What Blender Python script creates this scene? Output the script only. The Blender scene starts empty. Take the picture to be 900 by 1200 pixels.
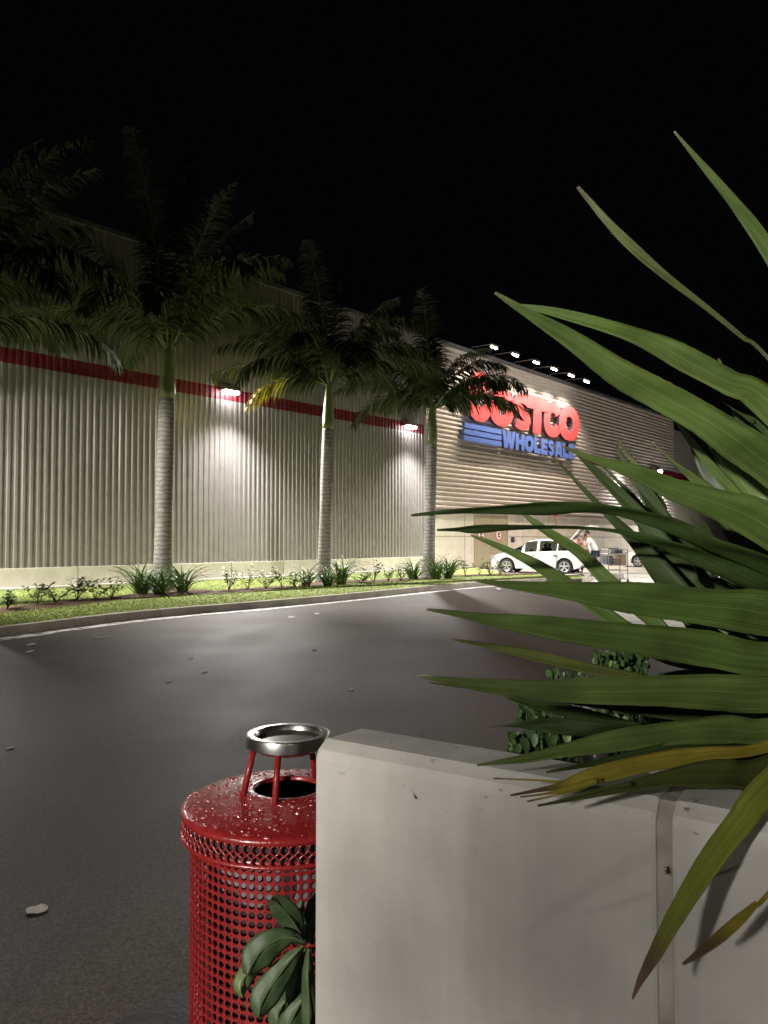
import bpy, bmesh, math, random
from mathutils import Vector, Matrix, noise
random.seed(7)
PI = math.pi
S = bpy.context.scene
COL = S.collection

# ------------------------------------------------------------------ camera frame
FPX = 890.0; EYE = 1.5
PITCH = math.atan(32 / FPX)
CP, SP = math.cos(PITCH), math.sin(PITCH)
def ray(px, py):
    a = (px - 450) / FPX; b = (600 - py) / FPX
    return Vector((a, CP - b * SP, SP + b * CP))
def pt(px, py, Y):
    r = ray(px, py); k = Y / r.y
    return Vector((r.x * k, Y, EYE + r.z * k))
def gp(px, py, z=0.0):
    r = ray(px, py); k = (z - EYE) / r.z
    return Vector((r.x * k, r.y * k, z))
# building plane
_r = ray(1215, 632); D = Vector((_r.x, _r.y, 0)).normalized(); N = Vector((D.y, -D.x, 0))
P0 = gp(0, 689, 0.2); P0.z = 0
def W(t, n, z):
    v = P0 + D * t + N * n; v.z = z; return v
def wp(px, py, n=0.0):
    r = ray(px, py); o = Vector((0, 0, EYE))
    k = ((P0 + N * n) - Vector((0, 0, 0))).dot(N) / r.dot(N)
    q = o + r * k
    return (Vector((q.x, q.y, 0)) - P0).dot(D), q.z

# ------------------------------------------------------------------ materials
def mat(name, col, rough=0.6, metal=0.0, noise_amt=0.15, noise_scale=8.0, bump=0.0, bump_scale=40.0, emit=None, spec=0.5, coat=0.0,
        trans=0.0, col2=None, col2_scale=2.0, col2_pos=(0.4, 0.65), rough_var=0.0):
    m = bpy.data.materials.new(name); m.use_nodes = True
    nt = m.node_tree; b = nt.nodes['Principled BSDF']
    L = nt.links.new
    tc = nt.nodes.new('ShaderNodeTexCoord')
    n1 = nt.nodes.new('ShaderNodeTexNoise'); n1.inputs['Scale'].default_value = noise_scale; n1.inputs['Detail'].default_value = 6
    L(tc.outputs['Object'], n1.inputs['Vector'])
    mr = nt.nodes.new('ShaderNodeMapRange'); mr.inputs['To Min'].default_value = 1 - noise_amt * 1.6; mr.inputs['To Max'].default_value = 1 + noise_amt * 1.6
    mr.inputs['From Min'].default_value = 0.25; mr.inputs['From Max'].default_value = 0.75
    L(n1.outputs['Fac'], mr.inputs['Value'])
    mx = nt.nodes.new('ShaderNodeMix'); mx.data_type = 'RGBA'; mx.blend_type = 'MULTIPLY'; mx.inputs['Factor'].default_value = 1
    mx.inputs[6].default_value = (*col, 1)
    L(mr.outputs['Result'], mx.inputs[7])
    out = mx.outputs[2]
    if col2:
        n2 = nt.nodes.new('ShaderNodeTexNoise'); n2.inputs['Scale'].default_value = col2_scale; n2.inputs['Detail'].default_value = 8
        n2.inputs['Roughness'].default_value = 0.65
        L(tc.outputs['Object'], n2.inputs['Vector'])
        r2 = nt.nodes.new('ShaderNodeMapRange'); r2.inputs['From Min'].default_value = col2_pos[0]; r2.inputs['From Max'].default_value = col2_pos[1]
        L(n2.outputs['Fac'], r2.inputs['Value'])
        m2 = nt.nodes.new('ShaderNodeMix'); m2.data_type = 'RGBA'; m2.inputs[7].default_value = (*col2, 1)
        L(r2.outputs['Result'], m2.inputs['Factor']); L(out, m2.inputs[6]); out = m2.outputs[2]
    L(out, b.inputs['Base Color'])
    b.inputs['Roughness'].default_value = rough; b.inputs['Metallic'].default_value = metal
    b.inputs['Specular IOR Level'].default_value = spec
    if coat: b.inputs['Coat Weight'].default_value = coat; b.inputs['Coat Roughness'].default_value = 0.08
    if trans: b.inputs['Transmission Weight'].default_value = trans
    if rough_var:
        rr = nt.nodes.new('ShaderNodeMapRange'); rr.inputs['To Min'].default_value = rough - rough_var; rr.inputs['To Max'].default_value = rough + rough_var
        rr.inputs['From Min'].default_value = 0.3; rr.inputs['From Max'].default_value = 0.7
        L(n1.outputs['Fac'], rr.inputs['Value']); L(rr.outputs['Result'], b.inputs['Roughness'])
    if bump:
        n3 = nt.nodes.new('ShaderNodeTexNoise'); n3.inputs['Scale'].default_value = bump_scale; n3.inputs['Detail'].default_value = 4
        L(tc.outputs['Object'], n3.inputs['Vector'])
        bp = nt.nodes.new('ShaderNodeBump'); bp.inputs['Strength'].default_value = bump; bp.inputs['Distance'].default_value = 0.01
        L(n3.outputs['Fac'], bp.inputs['Height']); L(bp.outputs['Normal'], b.inputs['Normal'])
    if emit:
        b.inputs['Emission Color'].default_value = (*emit[0], 1); b.inputs['Emission Strength'].default_value = emit[1]
    return m

M = {}
M['clad_beige'] = mat('beige_steel_cladding', (0.50, 0.45, 0.40), 0.6, 0.0, 0.06, 3.0, 0.05, 6)
M['clad'] = mat('painted_steel_cladding', (0.275, 0.258, 0.252), 0.40, 0.25, 0.06, 3.0, 0.05, 6)
M['clad_up'] = M['clad']
M['stripe'] = mat('red_painted_steel', (0.135, 0.006, 0.014), 0.5, 0.1, 0.08, 3)
M['plinth'] = mat('cream_concrete_panel', (0.60, 0.57, 0.49), 0.75, 0, 0.05, 4, 0.1, 30, col2=(0.50, 0.47, 0.40), col2_scale=1.2)
M['seam'] = mat('dark_joint_filler', (0.22, 0.21, 0.18), 0.9)
M['door'] = mat('tan_painted_door', (0.32, 0.28, 0.19), 0.5, 0, 0.04)
M['trim'] = mat('dark_metal_trim', (0.10, 0.10, 0.10), 0.5, 0.3)
M['red_letter'] = mat('red_sign_face', (0.72, 0.075, 0.08), 0.5, 0, 0.05, 3)
M['blue_letter'] = mat('blue_sign_face', (0.09, 0.16, 0.46), 0.5, 0, 0.05, 3)
M['dark_ret'] = mat('dark_sign_return', (0.03, 0.03, 0.05), 0.5)
M['white_paint'] = mat('white_paint', (0.75, 0.75, 0.74), 0.4, 0, 0.04)
M['black'] = mat('black_plastic', (0.02, 0.02, 0.02), 0.5)
M['red_paint'] = mat('red_sign_paint', (0.6, 0.03, 0.03), 0.5)
M['lens'] = mat('lamp_lens', (0.9, 0.9, 0.88), 0.4, emit=((1.0, 0.94, 0.92), 60))
M['lens2'] = mat('flood_lens', (0.9, 0.9, 0.88), 0.4, emit=((1.0, 0.90, 0.80), 45))
M['lens_lot'] = mat('lot_lamp_lens', (0.9, 0.9, 0.88), 0.4, emit=((1.0, 0.90, 0.80), 6))
M['housing'] = mat('bronze_lamp_housing', (0.20, 0.18, 0.16), 0.45, 0.5)
M['curb'] = mat('weathered_kerb_concrete', (0.42, 0.38, 0.32), 0.85, 0, 0.15, 5, 0.4, 60, col2=(0.24, 0.21, 0.17), col2_scale=2.5)
M['concrete_lot'] = mat('pale_concrete_paving', (0.52, 0.50, 0.46), 0.6, 0, 0.10, 1.5, 0.15, 40, rough_var=0.12)
M['mulch'] = mat('brown_mulch', (0.09, 0.05, 0.03), 0.95, 0, 0.4, 30, 1.0, 60)
M['soil'] = mat('dark_soil', (0.05, 0.035, 0.022), 0.95, 0, 0.4, 30, 1.0, 60)
M['lawn'] = mat('lawn_turf', (0.22, 0.28, 0.07), 0.9, 0, 0.35, 14, 0.9, 120, col2=(0.30, 0.34, 0.10), col2_scale=0.9)
M['blade'] = mat('grass_blade', (0.30, 0.37, 0.10), 0.6, 0, 0.3, 6)
M['frond'] = mat('palm_leaflet', (0.038, 0.056, 0.015), 0.75, 0, 0.3, 1.5)
M['frond_yellow'] = mat('yellowed_palm_leaflet', (0.50, 0.42, 0.035), 0.5, 0, 0.25, 4)  # lamp shining through green leaflets, put into their colour
M['rachis'] = mat('palm_rachis', (0.08, 0.11, 0.035), 0.45, 0, 0.2, 5)
M['shaft'] = mat('green_crownshaft', (0.12, 0.20, 0.06), 0.4, 0, 0.2, 2, col2=(0.2, 0.2, 0.1), col2_scale=3)
M['shrub'] = mat('shrub_leaf', (0.13, 0.22, 0.06), 0.5, 0, 0.35, 9)
M['shrub_pale'] = mat('pale_shrub_leaf', (0.15, 0.20, 0.07), 0.5, 0, 0.35, 9)
M['stem'] = mat('shrub_stem', (0.20, 0.14, 0.08), 0.8)
M['flower'] = mat('yellow_petal', (0.8, 0.62, 0.04), 0.5)
M['lily'] = mat('strap_leaf', (0.10, 0.18, 0.05), 0.4, 0, 0.3, 5)
M['car_paint'] = mat('white_car_paint', (0.78, 0.78, 0.78), 0.25, 0, 0.01, coat=0.6)
M['tyre'] = mat('tyre_rubber', (0.02, 0.02, 0.02), 0.8)
M['rim'] = mat('alloy_rim', (0.6, 0.6, 0.62), 0.3, 0.6)
M['seat'] = mat('dark_seat_fabric', (0.03, 0.03, 0.03), 0.9)
M['headlight'] = mat('headlight_glass', (0.35, 0.37, 0.4), 0.1, 0.4, coat=0.8)
M['tail'] = mat('tail_lamp_red', (0.35, 0.02, 0.02), 0.2, coat=0.8)
M['skin'] = mat('skin', (0.42, 0.25, 0.17), 0.55)
M['hair'] = mat('dark_hair', (0.02, 0.015, 0.012), 0.7)
M['tshirt'] = mat('white_cotton', (0.72, 0.73, 0.76), 0.9, 0, 0.05, 12, 0.3, 14)
M['pink'] = mat('pink_cotton', (0.75, 0.42, 0.38), 0.9)
M['jeans'] = mat('dark_denim', (0.03, 0.04, 0.07), 0.9)
M['mask'] = mat('dark_face_mask', (0.03, 0.03, 0.035), 0.9)
M['wire'] = mat('chrome_wire', (0.28, 0.28, 0.28), 0.4, 0.8)
M['box_a'] = mat('brown_carton', (0.30, 0.20, 0.12), 0.8, 0, 0.1)
M['box_b'] = mat('dark_package', (0.06, 0.07, 0.10), 0.5)
M['box_c'] = mat('white_package', (0.6, 0.58, 0.55), 0.5)
M['steel'] = mat('brushed_stainless', (0.55, 0.54, 0.52), 0.28, 1.0, 0.05, 60)
M['dish'] = mat('wet_ash_dish', (0.13, 0.13, 0.10), 0.22, 0.6, 0.2, 20)
M['red_coat'] = mat('red_plastic_coating', (0.20, 0.013, 0.013), 0.30, 0, 0.08, 12, 0.25, 90, coat=0.35)
M['liner'] = mat('grey_bin_liner', (0.13, 0.125, 0.14), 0.5, 0, 0.1, 20, 0.5, 12)
M['inside'] = mat('dark_can_interior', (0.012, 0.010, 0.010), 0.8)
M['dry'] = mat('pale_dry_leaf', (0.5, 0.47, 0.42), 0.8, 0, 0.2, 60)
M['litter'] = mat('white_paper_litter', (0.62, 0.6, 0.56), 0.8)
M['brown_bit'] = mat('brown_leaf_bit', (0.12, 0.08, 0.05), 0.8)
M['sprig'] = mat('glossy_broad_leaf', (0.035, 0.065, 0.026), 0.55, 0, 0.3, 10, 0.12, 40, col2=(0.055, 0.09, 0.032), col2_scale=14)
M['sprig_pale'] = mat('pale_glossy_leaf', (0.085, 0.12, 0.035), 0.5, 0, 0.2, 10)
M['weed'] = mat('weed_leaf', (0.035, 0.075, 0.02), 0.5, 0, 0.35, 10)
M['weed_bright'] = mat('bright_weed_leaf', (0.10, 0.20, 0.035), 0.4, 0, 0.2, 10)
M['darkroof'] = mat('roof_membrane', (0.12, 0.12, 0.12), 0.9)

# water drops
m = bpy.data.materials.new('water_drop'); m.use_nodes = True
b = m.node_tree.nodes['Principled BSDF']; b.inputs['Base Color'].default_value = (0.30, 0.05, 0.05, 1); b.inputs['Roughness'].default_value = 0.16; b.inputs['IOR'].default_value = 2.2; b.inputs['Coat IOR'].default_value = 2.0
b.inputs['Specular IOR Level'].default_value = 0.7; b.inputs['Coat Weight'].default_value = 1.0; b.inputs['Coat Roughness'].default_value = 0.03
M['drop'] = m
# car glass
m = bpy.data.materials.new('car_glass'); m.use_nodes = True
nt = m.node_tree; nt.nodes.clear()
o = nt.nodes.new('ShaderNodeOutputMaterial'); mx = nt.nodes.new('ShaderNodeMixShader'); tr = nt.nodes.new('ShaderNodeBsdfTransparent')
gl = nt.nodes.new('ShaderNodeBsdfGlossy'); gl.inputs['Roughness'].default_value = 0.05; tr.inputs['Color'].default_value = (0.42, 0.47, 0.44, 1)
fr = nt.nodes.new('ShaderNodeFresnel'); fr.inputs['IOR'].default_value = 1.7
nt.links.new(fr.outputs[0], mx.inputs[0]); nt.links.new(tr.outputs[0], mx.inputs[1]); nt.links.new(gl.outputs[0], mx.inputs[2]); nt.links.new(mx.outputs[0], o.inputs[0])
M['glass'] = m

# asphalt: aggregate grain, long worn lanes, oily smooth patches
m = bpy.data.materials.new('asphalt'); m.use_nodes = True
nt = m.node_tree; b = nt.nodes['Principled BSDF']; L = nt.links.new
geo = nt.nodes.new('ShaderNodeNewGeometry')
mp = nt.nodes.new('ShaderNodeMapping'); mp.inputs['Rotation'].default_value = (0, 0, math.radians(38)); mp.inputs['Scale'].default_value = (1.1, 0.09, 1)
L(geo.outputs['Position'], mp.inputs['Vector'])
n1 = nt.nodes.new('ShaderNodeTexNoise'); n1.inputs['Scale'].default_value = 1.0; n1.inputs['Detail'].default_value = 5; L(mp.outputs[0], n1.inputs['Vector'])
n2 = nt.nodes.new('ShaderNodeTexNoise'); n2.inputs['Scale'].default_value = 75; n2.inputs['Detail'].default_value = 6; L(geo.outputs['Position'], n2.inputs['Vector'])
n2.inputs['Roughness'].default_value = 0.75
n4 = nt.nodes.new('ShaderNodeTexNoise'); n4.inputs['Scale'].default_value = 0.7; n4.inputs['Detail'].default_value = 8; L(geo.outputs['Position'], n4.inputs['Vector'])
cr = nt.nodes.new('ShaderNodeValToRGB'); cr.color_ramp.elements[0].position = 0.36; cr.color_ramp.elements[0].color = (0.004, 0.0035, 0.003, 1)
cr.color_ramp.elements[1].position = 0.66; cr.color_ramp.elements[1].color = (0.104, 0.082, 0.063, 1); L(n2.outputs['Fac'], cr.inputs['Fac'])
mr = nt.nodes.new('ShaderNodeMapRange'); mr.inputs['From Min'].default_value = 0.3; mr.inputs['From Max'].default_value = 0.7; mr.inputs['To Min'].default_value = 0.6; mr.inputs['To Max'].default_value = 1.45
L(n1.outputs['Fac'], mr.inputs['Value'])
mx = nt.nodes.new('ShaderNodeMix'); mx.data_type = 'RGBA'; mx.blend_type = 'MULTIPLY'; mx.inputs['Factor'].default_value = 1
L(cr.outputs[0], mx.inputs[6]); L(mr.outputs[0], mx.inputs[7]); L(mx.outputs[2], b.inputs['Base Color'])
mr2 = nt.nodes.new('ShaderNodeMapRange'); mr2.inputs['From Min'].default_value = 0.3; mr2.inputs['From Max'].default_value = 0.7; mr2.inputs['To Min'].default_value = 0.60; mr2.inputs['To Max'].default_value = 0.72
ad = nt.nodes.new('ShaderNodeMath'); ad.operation = 'ADD'; L(n1.outputs['Fac'], ad.inputs[0]); L(n4.outputs['Fac'], ad.inputs[1])
hf = nt.nodes.new('ShaderNodeMath'); hf.operation = 'MULTIPLY'; hf.inputs[1].default_value = 0.5; L(ad.outputs[0], hf.inputs[0])
L(hf.outputs[0], mr2.inputs['Value']); L(mr2.outputs[0], b.inputs['Roughness'])
vo = nt.nodes.new('ShaderNodeTexVoronoi'); vo.inputs['Scale'].default_value = 110; L(geo.outputs['Position'], vo.inputs['Vector'])
bp = nt.nodes.new('ShaderNodeBump'); bp.inputs['Strength'].default_value = 0.6; bp.inputs['Distance'].default_value = 0.0016
L(vo.outputs['Distance'], bp.inputs['Height']); L(bp.outputs['Normal'], b.inputs['Normal'])
b.inputs['Specular IOR Level'].default_value = 0.22
M['asphalt'] = m

# pale broken strip: lamp glint on gutter water put into the colour
def patchy(name, base, under, sc, lo, hi):
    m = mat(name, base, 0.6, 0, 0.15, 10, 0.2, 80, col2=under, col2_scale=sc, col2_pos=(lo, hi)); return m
M['line'] = patchy('worn_white_line', (0.62, 0.61, 0.60), (0.06, 0.057, 0.055), 5.0, 0.50, 0.60)

# planter concrete: cast, with vertical run-down streaks; broad blotches imitate soft shadow
m = mat('planter_concrete', (0.50, 0.492, 0.462), 0.78, 0, 0.07, 2.2, 0.12, 70)
nt = m.node_tree; L = nt.links.new; b = nt.nodes['Principled BSDF']
geo = nt.nodes.new('ShaderNodeTexCoord'); mp = nt.nodes.new('ShaderNodeMapping'); mp.inputs['Scale'].default_value = (14, 14, 1.1)
L(geo.outputs['Object'], mp.inputs['Vector'])
ns = nt.nodes.new('ShaderNodeTexNoise'); ns.inputs['Scale'].default_value = 1.6; ns.inputs['Detail'].default_value = 7; L(mp.outputs[0], ns.inputs['Vector'])
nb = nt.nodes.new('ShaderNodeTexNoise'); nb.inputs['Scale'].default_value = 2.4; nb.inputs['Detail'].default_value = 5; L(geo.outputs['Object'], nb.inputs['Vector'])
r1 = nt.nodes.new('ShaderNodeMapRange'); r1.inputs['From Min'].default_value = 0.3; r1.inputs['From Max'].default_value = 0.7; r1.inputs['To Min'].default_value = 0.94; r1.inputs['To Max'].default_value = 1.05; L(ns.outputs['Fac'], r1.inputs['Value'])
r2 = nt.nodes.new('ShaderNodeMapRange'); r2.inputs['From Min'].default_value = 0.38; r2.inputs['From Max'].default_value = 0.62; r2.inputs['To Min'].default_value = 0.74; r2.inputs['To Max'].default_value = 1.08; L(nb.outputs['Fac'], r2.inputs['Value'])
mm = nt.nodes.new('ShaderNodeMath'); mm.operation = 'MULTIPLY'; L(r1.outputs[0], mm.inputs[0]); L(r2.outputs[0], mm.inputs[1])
old = b.inputs['Base Color'].links[0].from_socket
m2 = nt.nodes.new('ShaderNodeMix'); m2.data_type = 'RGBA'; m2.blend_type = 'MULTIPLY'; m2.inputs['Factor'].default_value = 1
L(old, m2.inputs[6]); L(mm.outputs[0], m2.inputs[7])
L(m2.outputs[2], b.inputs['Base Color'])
zsep = nt.nodes.new('ShaderNodeSeparateXYZ'); gpos = nt.nodes.new('ShaderNodeNewGeometry'); L(gpos.outputs['Position'], zsep.inputs[0])
zr = nt.nodes.new('ShaderNodeMapRange'); zr.inputs['From Min'].default_value = 1.02; zr.inputs['From Max'].default_value = 1.115; L(zsep.outputs['Z'], zr.inputs['Value'])
nk = nt.nodes.new('ShaderNodeTexNoise'); nk.inputs['Scale'].default_value = 28; nk.inputs['Detail'].default_value = 8; nk.inputs['Roughness'].default_value = 0.7
mpk = nt.nodes.new('ShaderNodeMapping'); mpk.inputs['Scale'].default_value = (1, 1, 2.5); L(gpos.outputs['Position'], mpk.inputs['Vector']); L(mpk.outputs[0], nk.inputs['Vector'])
kr = nt.nodes.new('ShaderNodeMapRange'); kr.inputs['From Min'].default_value = 0.62; kr.inputs['From Max'].default_value = 0.68; L(nk.outputs['Fac'], kr.inputs['Value'])
km = nt.nodes.new('ShaderNodeMath'); km.operation = 'MULTIPLY'; L(zr.outputs[0], km.inputs[0]); L(kr.outputs[0], km.inputs[1])
m6 = nt.nodes.new('ShaderNodeMix'); m6.data_type = 'RGBA'; m6.inputs[7].default_value = (0.16, 0.14, 0.11, 1); L(km.outputs[0], m6.inputs['Factor']); L(m2.outputs[2], m6.inputs[6]); L(m6.outputs[2], b.inputs['Base Color'])
M['planter'] = m
M['planter_stain'] = mat('stained_concrete_joint', (0.33, 0.31, 0.27), 0.85, 0, 0.35, 9, 0.3, 60)

# palm trunk with rings
m = mat('palm_bark', (0.26, 0.245, 0.23), 0.85, 0, 0.2, 6, 0.3, 30)
nt = m.node_tree; L = nt.links.new; b = nt.nodes['Principled BSDF']
tc = nt.nodes.new('ShaderNodeTexCoord'); wv = nt.nodes.new('ShaderNodeTexWave'); wv.bands_direction = 'Z'; wv.inputs['Scale'].default_value = 2.6
wv.inputs['Distortion'].default_value = 5.0; wv.inputs['Detail'].default_value = 3; wv.inputs['Detail Scale'].default_value = 1.5; L(tc.outputs['Object'], wv.inputs['Vector'])
rr = nt.nodes.new('ShaderNodeMapRange'); rr.inputs['From Min'].default_value = 0.0; rr.inputs['From Max'].default_value = 0.45; rr.inputs['To Min'].default_value = 0.55; rr.inputs['To Max'].default_value = 1.0
L(wv.outputs['Fac'], rr.inputs['Value'])
old = b.inputs['Base Color'].links[0].from_socket
m2 = nt.nodes.new('ShaderNodeMix'); m2.data_type = 'RGBA'; m2.blend_type = 'MULTIPLY'; m2.inputs['Factor'].default_value = 1
L(old, m2.inputs[6]); L(rr.outputs[0], m2.inputs[7]); L(m2.outputs[2], b.inputs['Base Color'])
M['bark'] = m

# big strap leaf: colour by u (across) and v (along) stored in UV: pale midrib, fine veins, brown tip
def leafmat(name, base, tipcol, tip_from, vein=0.2):
    m = bpy.data.materials.new(name); m.use_nodes = True
    nt = m.node_tree; L = nt.links.new; b = nt.nodes['Principled BSDF']
    uv = nt.nodes.new('ShaderNodeUVMap'); uv.uv_map = 'UVMap'; sp = nt.nodes.new('ShaderNodeSeparateXYZ'); L(uv.outputs[0], sp.inputs[0])
    mp = nt.nodes.new('ShaderNodeMapping'); mp.inputs['Scale'].default_value = (26, 1.2, 1); L(uv.outputs[0], mp.inputs['Vector'])
    nv = nt.nodes.new('ShaderNodeTexNoise'); nv.inputs['Scale'].default_value = 1.0; nv.inputs['Detail'].default_value = 4; L(mp.outputs[0], nv.inputs['Vector'])
    geo = nt.nodes.new('ShaderNodeNewGeometry'); nb = nt.nodes.new('ShaderNodeTexNoise'); nb.inputs['Scale'].default_value = 9; nb.inputs['Detail'].default_value = 6; L(geo.outputs['Position'], nb.inputs['Vector'])
    r1 = nt.nodes.new('ShaderNodeMapRange'); r1.inputs['From Min'].default_value = 0.3; r1.inputs['From Max'].default_value = 0.7; r1.inputs['To Min'].default_value = 1 - vein * 2; r1.inputs['To Max'].default_value = 1 + vein * 2; L(nv.outputs['Fac'], r1.inputs['Value'])
    r2 = nt.nodes.new('ShaderNodeMapRange'); r2.inputs['From Min'].default_value = 0.3; r2.inputs['From Max'].default_value = 0.7; r2.inputs['To Min'].default_value = 0.7; r2.inputs['To Max'].default_value = 1.3; L(nb.outputs['Fac'], r2.inputs['Value'])
    mm = nt.nodes.new('ShaderNodeMath'); mm.operation = 'MULTIPLY'; L(r1.outputs[0], mm.inputs[0]); L(r2.outputs[0], mm.inputs[1])
    # midrib
    su = nt.nodes.new('ShaderNodeMath'); su.operation = 'SUBTRACT'; su.inputs[1].default_value = 0.5; L(sp.outputs[0], su.inputs[0])
    ab = nt.nodes.new('ShaderNodeMath'); ab.operation = 'ABSOLUTE'; L(su.outputs[0], ab.inputs[0])
    rb = nt.nodes.new('ShaderNodeMapRange'); rb.inputs['From Min'].default_value = 0.015; rb.inputs['From Max'].default_value = 0.05; rb.inputs['To Min'].default_value = 1.18; rb.inputs['To Max'].default_value = 1.0; L(ab.outputs[0], rb.inputs['Value'])
    m3 = nt.nodes.new('ShaderNodeMath'); m3.operation = 'MULTIPLY'; L(mm.outputs[0], m3.inputs[0]); L(rb.outputs[0], m3.inputs[1])
    mx = nt.nodes.new('ShaderNodeMix'); mx.data_type = 'RGBA'; mx.blend_type = 'MULTIPLY'; mx.inputs['Factor'].default_value = 1; mx.inputs[6].default_value = (*base, 1); L(m3.outputs[0], mx.inputs[7])
    # tip
    ad = nt.nodes.new('ShaderNodeMath'); ad.operation = 'MULTIPLY_ADD'; ad.inputs[1].default_value = 0.10; L(nv.outputs['Fac'], ad.inputs[0]); L(sp.outputs[1], ad.inputs[2])
    rt = nt.nodes.new('ShaderNodeMapRange'); rt.inputs['From Min'].default_value = tip_from + 0.05; rt.inputs['From Max'].default_value = tip_from + 0.11; L(ad.outputs[0], rt.inputs['Value'])
    m4 = nt.nodes.new('ShaderNodeMix'); m4.data_type = 'RGBA'; m4.inputs[7].default_value = (*tipcol, 1); L(rt.outputs[0], m4.inputs['Factor']); L(mx.outputs[2], m4.inputs[6])
    # few brown specks
    n5 = nt.nodes.new('ShaderNodeTexNoise'); n5.inputs['Scale'].default_value = 110; n5.inputs['Detail'].default_value = 3; L(geo.outputs['Position'], n5.inputs['Vector'])
    r5 = nt.nodes.new('ShaderNodeMapRange'); r5.inputs['From Min'].default_value = 0.66; r5.inputs['From Max'].default_value = 0.72; r5.inputs['To Max'].default_value = 0.6; L(n5.outputs['Fac'], r5.inputs['Value'])
    m5 = nt.nodes.new('ShaderNodeMix'); m5.data_type = 'RGBA'; m5.inputs[7].default_value = (0.10, 0.08, 0.03, 1); L(r5.outputs[0], m5.inputs['Factor']); L(m4.outputs[2], m5.inputs[6])
    L(m5.outputs[2], b.inputs['Base Color']); b.inputs['Roughness'].default_value = 0.44; b.inputs['Specular IOR Level'].default_value = 0.35
    bp = nt.nodes.new('ShaderNodeBump'); bp.inputs['Strength'].default_value = 0.35; bp.inputs['Distance'].default_value = 0.002; L(nv.outputs['Fac'], bp.inputs['Height']); L(bp.outputs[0], b.inputs['Normal'])
    return m
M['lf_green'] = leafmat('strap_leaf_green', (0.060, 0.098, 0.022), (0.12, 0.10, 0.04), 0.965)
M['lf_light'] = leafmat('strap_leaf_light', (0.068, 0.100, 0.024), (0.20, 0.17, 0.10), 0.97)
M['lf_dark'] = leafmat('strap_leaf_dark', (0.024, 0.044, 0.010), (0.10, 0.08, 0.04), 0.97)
M['lf_olive'] = leafmat('strap_leaf_olive', (0.058, 0.072, 0.018), (0.11, 0.08, 0.04), 0.965)
M['lf_yellow'] = leafmat('strap_leaf_yellow', (0.20, 0.17, 0.022), (0.10, 0.065, 0.04), 0.885)
M['lf_hang'] = leafmat('strap_leaf_hanging', (0.15, 0.175, 0.026), (0.10, 0.065, 0.045), 0.885)

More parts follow.
